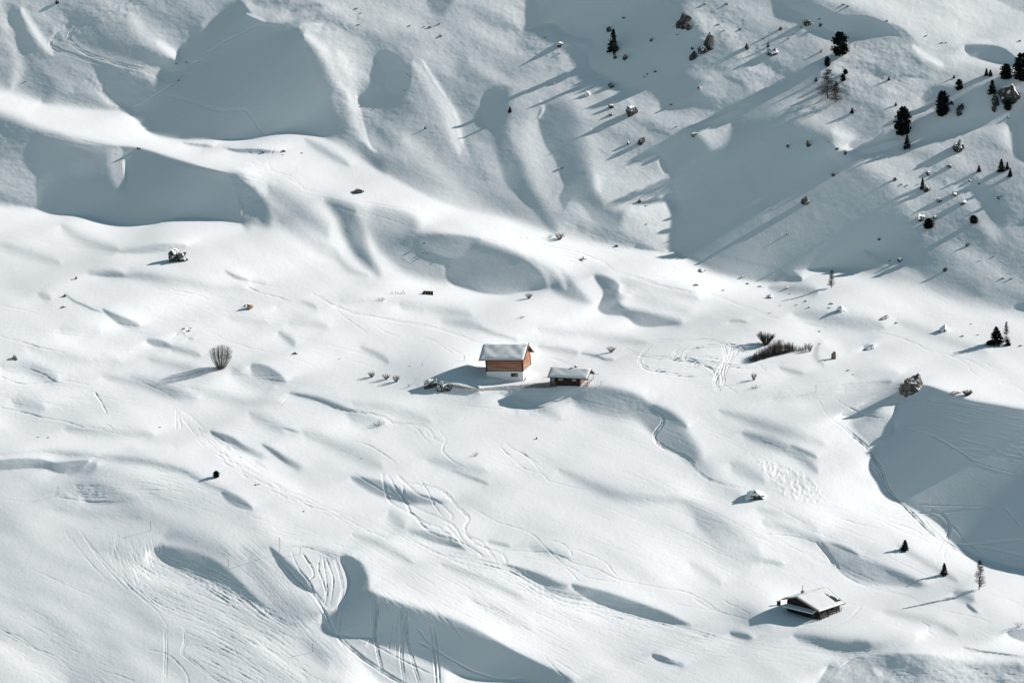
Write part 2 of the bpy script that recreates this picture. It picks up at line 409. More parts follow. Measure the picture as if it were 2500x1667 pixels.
P 150 10: 1820,1502 1870,1496 1892,1516 1860,1532 1832,1522
S 222 20: 1660,1500 1700,1530
S 168 20: 1720,1500 1800,1490
S 150 20: 1450,1500 1500,1490
S 160 6: 2070,1402 2150,1422 2360,1450
@D
S 212 60: 0,130 200,190 400,260
P 178 30: 600,322,60 760,305,50 840,330,30 920,350,30 760,352,12 650,342,12
S 208 60: 850,335 1000,345 1200,380 1450,420 1650,435
P 188 24: 800,185 1000,132 1180,122 1260,142 1100,182 950,192
S 208 60: 420,0 560,100 800,170
P 158 10: 1520,305 1580,330 1690,374 1610,367 1550,337
S 205 24: 1690,374 1800,390
P 138 5: 690,563,5 760,590,8 860,630,10 945,672,16 880,687,20 810,672,6 760,633,5 710,592,5
S 152 8: 440,465 500,512 560,537 620,565 690,588
S 205 40: 260,460 340,500
S 210 60: 400,700 560,720 680,690
P 150 8: 985,775,6 1060,768,10 1120,788,12 1160,815,20 1190,832,30 1090,822,10 1030,812,8
S 190 40: 1150,830 1250,850 1350,880
S 160 8: 1190,739 1225,720 1252,739
S 172 8: 1270,766 1310,766
S 206 30: 1870,552 1980,522 2060,520 2140,560
S 190 36: 1880,720 1960,780 1985,815
S 208 50: 1950,672 2100,660 2210,690
S 214 60: 1550,620 1800,660
S 212 50: 1000,900 1250,960 1400,1000
S 212 70: 200,820 500,900 800,920
S 206 50: 700,1020 1000,1080 1200,1150
S 214 60: 1300,1100 1600,1180 1900,1200
@E
S 208 40: 0,530 150,505 300,510
S 210 60: 420,530 700,570 900,610
S 212 60: 100,1200 400,1250 620,1330
S 210 60: 1100,1130 1350,1230 1500,1300
S 212 50: 1350,700 1700,740 2100,800
S 204 30: 150,820 280,880 340,930
@F
S 206 50: 1000,640 1250,660 1400,690
S 194 14: 360,648 420,645 480,655
S 242 60: 1000,780 1080,820 1120,880
S 206 30: 965,800 945,880 1000,950
S 202 26: 700,960 780,985 860,1000
S 212 60: 1200,1010 1500,1000
P 156 8: 1262,822 1300,806 1342,822 1300,834
S 206 60: 300,1250 700,1380 1000,1480
S 212 60: 1500,640 1800,760 2100,860
@I
S 212 70: 50,330 300,520 560,690
S 196 40: 150,480 330,650 500,720 720,765
S 208 60: 550,390 800,460 950,540
S 212 60: 100,760 300,900
S 210 50: 1400,1080 1700,1150 1900,1240
S 206 40: 1500,640 1700,760 1900,880
@H
S 212 50: 1300,650 1560,720
S 210 60: 1500,130 1900,300 2351,340
S 212 60: 600,60 1000,140
S 210 40: 100,560 300,640 500,760
S 208 40: 700,760 1000,880 1250,1000
S 214 60: 900,1000 1300,1200
@c
S 206 40: 600,160 760,230 900,260
S 206 40: 300,400 500,420 700,430
S 210 60: 1400,420 1600,500 1750,580
S 208 50: 1150,330 1300,420
S 206 30: 1700,290 1900,340
S 240 40: 1000,480 1200,590 1400,700
S 240 40: 620,480 800,490
"""
def make_T():
    T = np.full((NY, NX), 231.0)
    paint_all(T, SHADING)
    T -= 5*sstep((224-T)/30)*sstep((T-124)/30)
    T += .38*(T-gblur(T, 36))*sstep((T-122)/12)
    return np.clip(T, 60, 247)
# ---- PAINT END
# ---- SFS BEGIN
TXg = (GX-W0/2)/FPX; TYg = -(GY-H0/2)/FPX
TX, TY = np.meshgrid(TXg, TYg)
SR, SU, SF = SUN@RGT, SUN@UPV, SUN@FWD
AMB, SCL = 0.20, 1.48          # ambient level and sun gain (linear) the relief is designed for
def srgb2lin(v):
    v = v/255.0
    return np.where(v <= .04045, v/12.92, ((v+.055)/1.055)**2.4)
def base_rho():
    X, Y = np.meshgrid(GX, GY)
    vv = Y-.20*(X-1250)
    k = np.array([-600,100,430,620,760,980,1120,1400,2000,2600.])
    f = np.array([1.25,1.25,1.45,2.2,2.7,2.7,2.1,1.8,1.7,1.7])
    vs = np.linspace(-700,2700,3401); fs = np.interp(vs,k,f)
    fs = np.convolve(np.pad(fs,60,'edge'),np.ones(121)/121,'valid')
    F = -np.cumsum(fs)/FPX; F -= np.interp(900,vs,F)
    r = np.interp(vv,vs,F)
    return r-.20*1.7*TX
def noise2(shape, cell, seed, ax=1.0, rot=0.0):
    """smooth value noise made in the Fourier domain; cell = feature size in grid cells; ax = horizontal stretch"""
    rs = np.random.RandomState(seed); A = rs.standard_normal(shape)
    ky = np.fft.fftfreq(shape[0])[:,None]; kx = np.fft.rfftfreq(shape[1])[None,:]
    c, sn = math.cos(rot), math.sin(rot); k2 = ((kx*c+ky*sn)*ax)**2+(-kx*sn+ky*c)**2
    B = np.fft.irfft2(np.fft.rfft2(A)*np.exp(-k2*(cell*1.5)**2*2), shape)
    return B/B.std()
def fftk(ny, nx, dx):
    ky = -np.fft.fftfreq(ny)[:,None]*2*math.pi/dx; kx = np.fft.rfftfreq(nx)[None,:]*2*math.pi/dx
    pk = SR*kx+SU*ky; qk = -SU*kx+SR*ky
    return pk, qk, kx*kx+ky*ky
def target_R(I, gx, gy, e, dx, tx, ty, bl):
    ex = np.gradient(e, axis=1)/dx; ey = -np.gradient(e, axis=0)/dx
    rx, ry = gx+ex, gy+ey
    n = np.clip(gblur(np.sqrt(rx*rx+ry*ry+(1+tx*rx+ty*ry)**2), bl), 1, 4.5)
    return (I*n+SF)-(SR*gx+SU*gy), SR*ex+SU*ey
def solve(T):
    dx = STEP/FPX
    rb = base_rho()
    I = np.clip((srgb2lin(T)-AMB)/SCL, 0, .6)-.012*sstep((130-T)/10.0)
    sh = sstep((129-T)/10.0)                    # fully shaded ground
    # membrane over the shaded ground: sinks it a little below the line of the shadow
    mk = gblur(sh, 3)[::8, ::8] > .6; ms = np.zeros(mk.shape)
    for it in range(500):
        ms = np.where(mk, .25*(np.roll(ms,1,0)+np.roll(ms,-1,0)+np.roll(ms,1,1)+np.roll(ms,-1,1))+.25, 0)
    sink = up2(ms**.75, 8); sink = np.pad(sink, ((0, max(0, NY-sink.shape[0])), (0, max(0, NX-sink.shape[1]))), 'edge')[:NY, :NX]
    sink = gblur(sink, 5)*sh
    # 1. broad shape of the valley on a coarse, padded grid with free borders
    C = 8; Ic = gblur(I, 4)[::C, ::C]; rc = rb[::C, ::C]; tx, ty = TX[::C, ::C], TY[::C, ::C]
    gx = np.gradient(rc, axis=1)/(dx*C); gy = -np.gradient(rc, axis=0)/(dx*C)
    Wt = np.zeros(Ic.shape); m0, m1 = int(120/STEP/C), int(200/STEP/C); Wt[m0:-m1, m1:-m1] = 1; Wf = Wt > 0
    sx, sy = .115, .077
    px, py = tx/sx, ty/sy; M = []; Q = []; B = []
    for i in range(6):
        for j in range(6-i):
            if i+j == 0: continue
            bx = (i*px**max(i-1,0) if i else 0*px)*py**j/sx; by = (j*py**max(j-1,0) if j else 0*py)*px**i/sy
            M.append((SR*bx+SU*by)[Wf]); Q.append((-SU*bx+SR*by)[Wf]); B.append((i, j))
    A = np.concatenate([np.array(M).T, .35*np.array(Q).T])
    e = np.zeros(rc.shape); PXf, PYf = TX/sx, TY/sy
    for it in range(8):
        R, pe = target_R(Ic, gx, gy, e, dx*C, tx, ty, 1)
        co = np.linalg.lstsq(A, np.concatenate([R[Wf], 0*R[Wf]]), rcond=None)[0]
        e = sum(c*px**i*py**j for c, (i, j) in zip(co, B))
    rb = rb+sum(c*PXf**i*PYf**j for c, (i, j) in zip(co, B))
    # 2. full detail
    gx = np.gradient(rb, axis=1)/dx; gy = -np.gradient(rb, axis=0)/dx
    X, Y = np.meshgrid(GX, GY)
    fade = sstep((X+MX0)/200)*sstep((W0+MX1-X)/200)*sstep((Y+MY0)/120)*sstep((H0+MY1-Y)/200)
    pk, qk, k2 = fftk(NY, NX, dx)
    den = pk*pk+.07*qk*qk+80.0
    e = np.zeros_like(rb); corr = 0
    for it in range(14):
        R, pe = target_R(I, gx, gy, e, dx, TX, TY, 2)
        if it in (5, 9): corr = corr+.55*gblur((R-pe)*fade, 14)     # win back the broad slopes the smoothing term damps
        e = np.fft.irfft2(np.conj(1j*pk)*np.fft.rfft2((R+corr)*fade)/den, rb.shape)
    return rb+e, sink, sh
def lambert(rho):
    dx = STEP/FPX
    rx = np.gradient(rho, axis=1)/dx; ry = -np.gradient(rho, axis=0)/dx
    n = np.sqrt(rx*rx+ry*ry+(1+TX*rx+TY*ry)**2)
    return (rx*(SR-TX*SF)+ry*(SU-TY*SF)-SF)/n, rx, ry
# ---- SFS END
# ---- DETAIL BEGIN  (ski tracks, grooming, wind crust, avalanche debris: real height on the snow, metres)
TRACKS = """
@A
D .10 5 9: 880,0 760,75 600,150 490,215 470,270 560,350 690,400 830,440 980,480 1120,540 1210,548
D .10 5 8: 470,160 400,215 340,285 370,335 480,370 640,420 760,465 880,520 980,580 1040,625
D .07 4 7: 1040,625 1150,650 1300,690 1450,740 1530,750 1640,742 1700,790 1760,880 1850,930 1940,980
K .12 6: 1760,165 1650,220 1500,290 1380,400 1300,430 1210,540 1090,620 960,700 880,740
K .09 5: 1540,300 1450,330 1380,370 1330,415
K .06 4: 1280,770 1130,850 1000,880 880,875
K .06 4: 1650,1000 1730,1070 1770,1110
K .06 4: 1700,1090 1740,1140 1830,1155
D .06 4 6: 1810,1100 1850,1160 1940,1200 2030,1255 2060,1280 2210,1310
K .06 4: 1880,1170 1960,1190 2010,1230 2020,1255
K .05 4: 1850,990 1820,1090
K .04 4: 560,860 660,830 760,780 850,770
K .07 6: 330,290 400,330 560,390 760,450
@D
K .08 6: 1670,415 1740,450 1850,480 1960,515
K .05 4: 1690,390 1900,420
D .08 4 6: 2110,465 2180,500 2260,545 2351,580 2411,600 2651,640 2891,685 3051,725 3151,765 3221,790 3331,820
K .05 4: 1160,440 1330,470 1410,500
K .05 4: 0,545 150,570 330,620
K .06 4: 0,750 130,785 270,825 430,860
K .08 6: 0,1020 70,1050 150,1070 290,1065 360,1050
K .07 5: 200,970 300,1010 360,1050 420,1070
K .09 6: 0,1230 120,1255 300,1300 440,1325 560,1360 700,1375
K .06 5: 700,1350 740,1355 765,1380
K .12 7: 640,1125 680,1190 720,1265
K .07 4: 1190,1240 1190,1370
K .07 4: 1200,1250 1225,1370
D .05 4 6: 1210,1240 1290,1290 1360,1355
K .04 4: 950,1055 1070,1110 1175,1165
K .04 4: 1880,1225 1960,1150
D .07 5 7: 1980,1140 2120,1180 2260,1230 2351,1255 2450,1262 2600,1300 2680,1340 2850,1350 2895,1380 2940,1440 3000,1475
K .04 4: 1820,1168 2000,1175
K .04 4: 1460,740 1560,790 1700,830 1950,890 2120,950
K .04 4: 860,1000 720,1030
@E
K .06 4: 500,1350 540,1380 570,1420 620,1465
K .07 5: 690,1390 730,1450 705,1510 740,1560 770,1580
K .06 4: 120,1460 220,1490 300,1540 345,1568
K .04 4: 590,1370 620,1430 700,1440
K .06 4: 1130,1470 1200,1520 1280,1560 1390,1640
K .06 4: 1090,1490 1120,1520 1170,1570
K .05 4: 260,680 320,720 410,755
K .06 4: 560,760 640,775 720,830 770,860
K .05 4: 720,810 800,850 860,880
K .05 4: 0,580 100,660 200,730
K .06 4: 1140,30 1220,65 1230,100 1280,100
K .06 4: 1160,30 1240,60 1280,100
K .05 4: 1015,65 1110,100
K .05 4: 1280,110 1440,145 1600,180 1720,220 1810,275
D .06 4 7: 1700,205 1780,240 1860,300 2000,350 2200,410 2351,450 2490,465 2630,505 2750,550 2890,605 3070,655 3290,690
D .07 4 6: 1350,890 1460,905 1560,940 1620,955
K .05 4: 1740,1000 1900,1008 2060,1005
K .05 4: 880,980 930,950 1000,1030
D .09 7 9: 2120,1225 2190,1275 2190,1340 2140,1410 2150,1460 2240,1520 2351,1568 2400,1610
K .04 4: 800,1340 860,1300
@d
D .07 3.5 5: 815,560 880,620 960,655 1070,675
D .10 4 7: 510,35 560,55 640,72 760,85 900,100 1060,120 1130,115 1165,128
D .08 4 6: 510,30 580,10 700,0 850,-5 960,5 1010,22 1060,28 1110,42
D .10 4 6: 640,5 600,60 585,100 640,135 720,150 830,160 920,155
D .10 4 7: 620,80 660,80 740,75 830,90 850,105 800,125 700,135 640,130 600,110 620,85
D .10 4 7: 735,75 760,45 830,30 950,22 1040,25 1060,40 1000,70 930,105
D .10 4 6: 790,85 805,50 900,28
D .09 4 6: 850,75 930,75 960,90
D .10 4 7: 970,25 985,80 960,120 945,150 930,185 945,230
D .10 4 7: 1010,30 1000,80 975,110 965,150 970,185 945,225
D .08 4 6: 1040,30 1010,80 985,120 975,160
D .10 4 6: 900,120 935,150 940,190 950,230
K .08 4: 700,80 800,100 900,120 930,150
K .07 4: 880,110 930,130 1000,125
K .07 4: 860,215 920,215 1000,205 1200,195 1290,165
K .07 4: 970,200 1030,235
@F
K .06 4: 1340,720 1500,755 1600,790 1700,840 1850,880 1960,930 1990,980 2050,1025
K .06 4: 1530,765 1600,800
K .06 4: 1850,880 2000,920 2110,990
K .05 4: 2090,935 2190,975
D .07 4 6: 2190,1060 2280,1090 2351,1120
K .05 4: 2230,1060 2351,1100
K .05 4: 400,970 600,930 850,935
K .05 4: 560,1140 700,1125 980,1060 1250,1030
K .05 4: 600,1155 900,1110 1200,1070 1420,1060
K .06 5: 1090,1180 1150,1220 1280,1280 1400,1305
K .04 4: 960,1180 1040,1300 1140,1370
D .12 6 9: 1140,1370 1210,1430 1290,1500 1330,1560 1385,1640
K .08 5: 1560,1370 1700,1410 1800,1455 1940,1540 2000,1580 2100,1620 2250,1660 2351,1690
K .05 4: 1700,1180 1900,1210 2150,1260
K .04 4: 1600,1150 1750,1170 2100,1230
K .04 4: 1850,1500 2100,1520
@I
D .12 6 9: 1340,60 1390,120 1430,240 1500,340 1600,430 1720,550 1850,640 2000,720 2200,800 2351,850
K .09 5: 1320,20 1400,210 1460,300 1560,400 1700,540
K .06 4: 1640,365 1900,370 2140,380
K .06 4: 1190,405 1400,380 1480,370
K .06 4: 1340,440 1600,420 1900,410 2140,380
D .08 5 7: 1720,400 1810,440 1850,520 1830,600 1810,720
K .07 5: 1700,420 1790,470 1840,540 1800,620 1770,680
K .06 4: 1860,500 1950,600 2000,640 2100,720
D .07 4 6: 1900,640 2100,620 2351,600
D .07 4 6: 1900,630 2150,665 2351,710
K .06 4: 1330,460 1480,490 1620,540 1660,570
K .05 4: 1100,450 1250,500 1390,525
K .05 4: 1400,480 1560,560 1690,600
K .06 4: 1680,470 1740,540 1800,590
K .06 4: 2215,380 2280,450 2320,500
K .07 5: 2195,725 2240,765
K .05 4: 600,560 800,580 950,620
K .08 7: 950,620 1030,720 1050,755 1085,765
D .07 5 6: 1085,765 1110,820 1200,880 1340,930 1500,970 1700,1045
K .05 4: 1340,905 1500,960 1640,1010 1720,1050
K .06 5: 1790,1075 1900,1100 2050,1130 2130,1170
K .06 4: 0,940 100,965 200,1020 260,1060
D .06 4 6: 120,1000 210,1050 290,1080
K .06 4: 320,1010 420,1060 500,1100
K .05 4: 0,1035 200,1070 380,1110 560,1160
D .07 4 6: 600,1110 720,1150 860,1180 1000,1185 1150,1150 1220,1080 1250,1050 1200,1040 1150,1045
K .05 4: 860,1170 1000,1155 1070,1150
K .07 5: 1650,1150 1710,1190 1705,1220 1760,1260
K .06 5: 1960,1330 2100,1360 2351,1390
K .05 4: 740,1455 900,1450
K .04 4: 1030,960 1200,1130 1450,1170 1700,1260
@H
D .11 4 6: 300,150 320,260 350,340 440,400 520,440 560,500 650,560 760,600
D .11 4 6: 340,160 380,240 440,310 480,400 500,430
D .11 5 7: 400,160 450,210 560,230 680,260 740,300 800,370 880,450 870,490 855,530 900,590 960,610 1030,690 1070,750
D .10 4 6: 410,170 470,230 540,290 640,330 720,380 770,440 765,465
D .11 4 6: 440,230 450,320 480,390 500,430 600,490 680,520 760,570
K .09 4: 560,200 620,300 660,380 720,460
D .09 4 6: 340,320 480,360 600,420 700,460 780,510 860,620 960,700 980,720
K .09 5: 100,150 240,230 360,300 480,360
D .10 4 6: 730,510 800,570 850,640 930,690
D .10 4 6: 830,540 920,620 1000,660 1110,700 1140,760
K .09 5: 530,450 580,510 660,540 760,560
K .08 5: 680,530 760,590 870,640 1000,720
K .05 4: 700,0 760,60 850,110
K .06 4: 270,0 330,40 390,85
K .06 4: 1120,0 1200,70 1260,120 1380,160 1420,200 1480,220 1700,270
K .06 4: 1220,0 1310,70 1380,160
K .07 4: 900,380 1000,440 1100,490 1240,530 1320,570 1390,640 1440,690 1530,770 1600,800 1700,860 1900,890
K .07 5: 1420,600 1520,630 1570,680 1575,710
K .06 4: 1570,660 1700,700 1800,750 1860,820 1920,890
K .06 4: 1190,710 1400,680 1500,710 1600,760 1750,800 1900,870 2100,910 2351,950
K .06 4: 1060,680 1300,680 1450,700 1560,730
K .05 4: 1230,715 1500,770 1620,870 1680,880
D .13 6 9: 250,1010 250,1120 245,1230 200,1320
D .12 5 8: 270,1020 265,1150 260,1300 300,1490
D .12 5 9: 430,1060 440,1250 430,1400 450,1568
D .12 5 9: 460,1070 470,1250 500,1400 550,1560
D .16 8 16: 640,1180 660,1330 670,1480 675,1568
K .06 4: 380,1180 340,1350
K .06 4: 410,1090 400,1250 390,1400
K .09 6: 30,1240 160,1270 300,1340 450,1420 620,1500 680,1520
D .14 8 10: 0,1240 60,1310 170,1400 300,1490 420,1560 520,1620
K .12 8: 550,1290 700,1370 900,1480 1100,1540 1250,1530
K .10 7: 540,1200 620,1300 680,1350
K .08 5: 1390,1380 1470,1470 1560,1550
K .07 5: 1450,1400 1560,1470 1700,1560
K .05 4: 700,1110 800,1210 860,1290
K .06 5: 1190,780 1330,900
@G
K .16 8: 1880,730 2000,860 2120,980 2200,1100 2260,1220 2320,1320
D .11 5 7: 2260,730 2300,850 2310,960 2280,1100 2270,1200
K .10 5: 2320,1080 2300,1180 2290,1260
D .08 5 9: 1118,1200 1120,1400 1110,1568
D .08 5 9: 1245,1180 1250,1290 1230,1360 1300,1420 1400,1500 1500,1560
K .08 6: 1000,1340 1120,1370 1200,1430 1260,1510 1275,1568
K .06 4: 700,1485 900,1550
K .06 4: 480,590 560,700 650,800 740,890
K .08 5: 540,540 620,660 700,770 850,930
K .07 5: 590,600 680,720 900,940 1060,1080 1130,1190
K .06 4: 440,540 480,620
K .14 5: 1970,690 2020,800 2100,900 2120,990
K .14 5: 2050,700 2110,800 2115,850 2080,880 2110,920
K .14 5: 2160,720 2150,800 2180,880 2200,960 2180,1020
K .14 5: 2200,720 2240,830 2250,900 2230,1040
K .13 5: 2180,720 2200,850 2210,960 2190,1050
K .12 5: 2120,760 2170,760 2200,740
K .12 5: 2040,690 2090,760 2160,770
K .10 5: 1890,660 2050,650 2150,680 2240,720
D .06 4 8: 280,320 450,260 620,190 800,85
K .05 4: 180,330 380,270 560,210 700,150 860,90
K .05 4: 840,265 1000,262 1160,275
K .05 4: 860,275 1020,268 1180,280
K .06 5: 40,332 140,338
K .10 7: 400,315 560,340 640,345 740,345
K .06 5: 0,1200 100,1260 220,1330 390,1420
K .06 5: 20,1220 140,1260 250,1340 380,1390 480,1480
K .05 4: 190,790 330,850 450,910 600,970
@B
K .05 4: 0,1330 200,1370 500,1420 560,1440
K .04 4: 470,1420 560,1450
K .05 4: 640,1510 820,1530
"""
FIELDS = """
@S
70 150 600 .02 .05 4 | 0,560 600,640 1200,760 2000,720 2500,860 2500,940 2000,1000 1400,1050 700,1000 0,900 | 0,600 500,680 1100,780 1800,820 2500,860 | 0,880 700,960 1400,1010 1900,930
50 100 400 .02 .05 4 | 1150,1000 1700,1000 2200,1300 2500,1450 2500,1560 1800,1400 1300,1300 | 1150,1010 1500,1120 1900,1280 2400,1500
40 60 300 .02 .05 4 | 0,260 500,360 1100,520 1700,640 1700,690 1000,560 500,420 0,330 | 0,290 500,390 1100,540 1700,660
@G
230 50 280 .03 .09 4 | 780,600 1000,700 1300,800 1600,920 1850,1130 2000,1400 2250,1568 1500,1600 1300,1300 1050,1050 780,820 | 780,620 830,780 950,930 1150,1060 1400,1150 1700,1300 2000,1500 | 1050,700 1200,760 1500,880 1750,1060 1880,1140 | 960,780 1150,900 1500,1050 1700,1140
70 80 260 .05 .10 4 | 1060,690 1300,740 1560,860 1860,1130 1700,1080 1400,950 1150,820 | 1050,700 1200,760 1500,880 1750,1060 1880,1140
50 60 260 .02 .05 4 | 0,980 300,1100 900,1500 700,1568 0,1600 | 0,1200 250,1350 500,1480
120 80 320 .015 .04 4 | 1400,560 1850,650 2200,1150 2351,1400 2351,1568 2100,1350 1750,950 | 1500,600 1800,850 2100,1200 2351,1450
110 50 260 .02 .06 4 | 500,200 1000,100 1500,250 2100,560 2351,620 2300,700 1700,560 1200,350 500,350 | 500,240 1100,260 1600,420 2351,660
40 40 160 .02 .05 4 | 0,20 300,0 900,40 1300,140 1100,150 500,60 0,50 | 0,40 400,30 900,70 1300,150
30 20 90 .03 .06 4 | 420,240 700,210 800,300 560,340 | 420,300 560,300 720,260 | 440,250 600,330 740,340
60 30 150 .02 .05 4 | 700,560 1050,560 1100,700 1000,800 800,800 | 780,560 800,700 860,860
@H
280 30 260 .02 .055 4 | 0,330 300,500 900,760 1500,1000 2351,1250 2351,1568 1500,1400 700,1050 200,830 0,700 | 0,450 600,820 1200,1150 1900,1500 | 100,360 700,700 1400,950 2351,1230
90 200 700 .03 .07 4 | 160,370 640,650 1000,740 1260,830 1500,960 2000,1080 2351,1190 2351,1260 1900,1160 1500,1060 1250,930 1000,820 600,700 | 160,380 260,460 420,580 640,680 830,720 1100,780 1260,850 1380,930 1520,990 1750,1040 2000,1090 2351,1200
40 60 200 .03 .06 4 | 180,900 500,980 700,1080 500,1100 240,1000 | 200,900 300,1000 420,1150 | 400,980 540,1060 640,1160
@D
80 60 300 .02 .06 4 | 0,960 700,1060 900,1200 700,1400 0,1280 | 0,1050 400,1080 850,1150 | 0,1250 400,1310 750,1370
40 60 200 .02 .04 4 | 1400,1200 2351,1300 2351,1500 1700,1450 1300,1300 | 1400,1250 1900,1330 2351,1420
30 60 200 .02 .04 4 | 1400,700 2300,800 2300,950 1500,900 | 1400,740 1900,850 2351,940
@I
80 100 500 .02 .05 4 | 0,1180 500,1250 900,1300 1300,1360 900,1420 300,1400 0,1320 | 0,1220 500,1330 1100,1400
50 40 200 .015 .035 4 | 0,1420 600,1480 1000,1600 0,1600 | 0,1450 400,1550
40 40 120 .03 .06 4 | 1040,1440 1160,1380 1300,1360 1200,1480 1050,1540 | 1050,1470 1150,1400 1300,1340
50 30 90 .03 .06 4 | 1500,1480 2351,1480 2351,1568 1500,1568 | 1500,1510 2351,1530
@c
90 20 90 .04 .09 4 | 800,330 1000,430 1250,640 1500,760 1800,900 1700,880 1400,760 1150,640 950,500 | 820,340 1000,520 1300,700 1700,870
@F
60 40 200 .02 .05 4 | 600,1100 1500,1050 1560,1200 1300,1260 700,1200 | 600,1160 1000,1110 1450,1060
60 60 260 .02 .05 5 | 1600,1150 2351,1300 2351,1568 1800,1500 1600,1350 | 1600,1170 2000,1230 2351,1290 | 1600,1350 2000,1480 2351,1568
"""
ROUGH = """
@S
P .75 120: -300,-200 2800,-200 2800,700 2200,650 1600,560 1000,400 500,250 -300,150
P 1.6 30: 1560,40 1800,10 1830,100 2000,200 2050,150 1880,230 1750,190 1660,150
P 1.8 40: 2060,100 2200,110 2260,200 2100,240 2030,200
P 1.5 40: 1260,40 1450,80 1450,170 1280,140
P 2.0 14: 215,190 330,170 370,215 320,262 270,255 230,215
P 1.4 20: 600,0 860,20 850,90 640,60
P 1.8 30: 130,60 300,0 340,30 200,80 160,130
P 1.6 20: 565,440 620,430 650,540 600,520
P 1.0 60: 0,300 90,300 90,480 0,480
P 2.2 20: 450,340 500,330 490,380 460,370
P 1.6 16: 1210,970 1290,980 1330,1000 1290,1020 1240,1000
P 1.0 30: 1480,960 1620,950 1600,1000 1500,990
P 1.8 10: 160,1195 210,1180 260,1215 180,1225
P 1.3 20: 2040,1610 2150,1590 2500,1610 2500,1667 2040,1667
P 1.5 20: 300,1450 390,1340 420,1380 360,1420
P 1.2 20: 1060,920 1440,920 1440,950 1060,945
"""
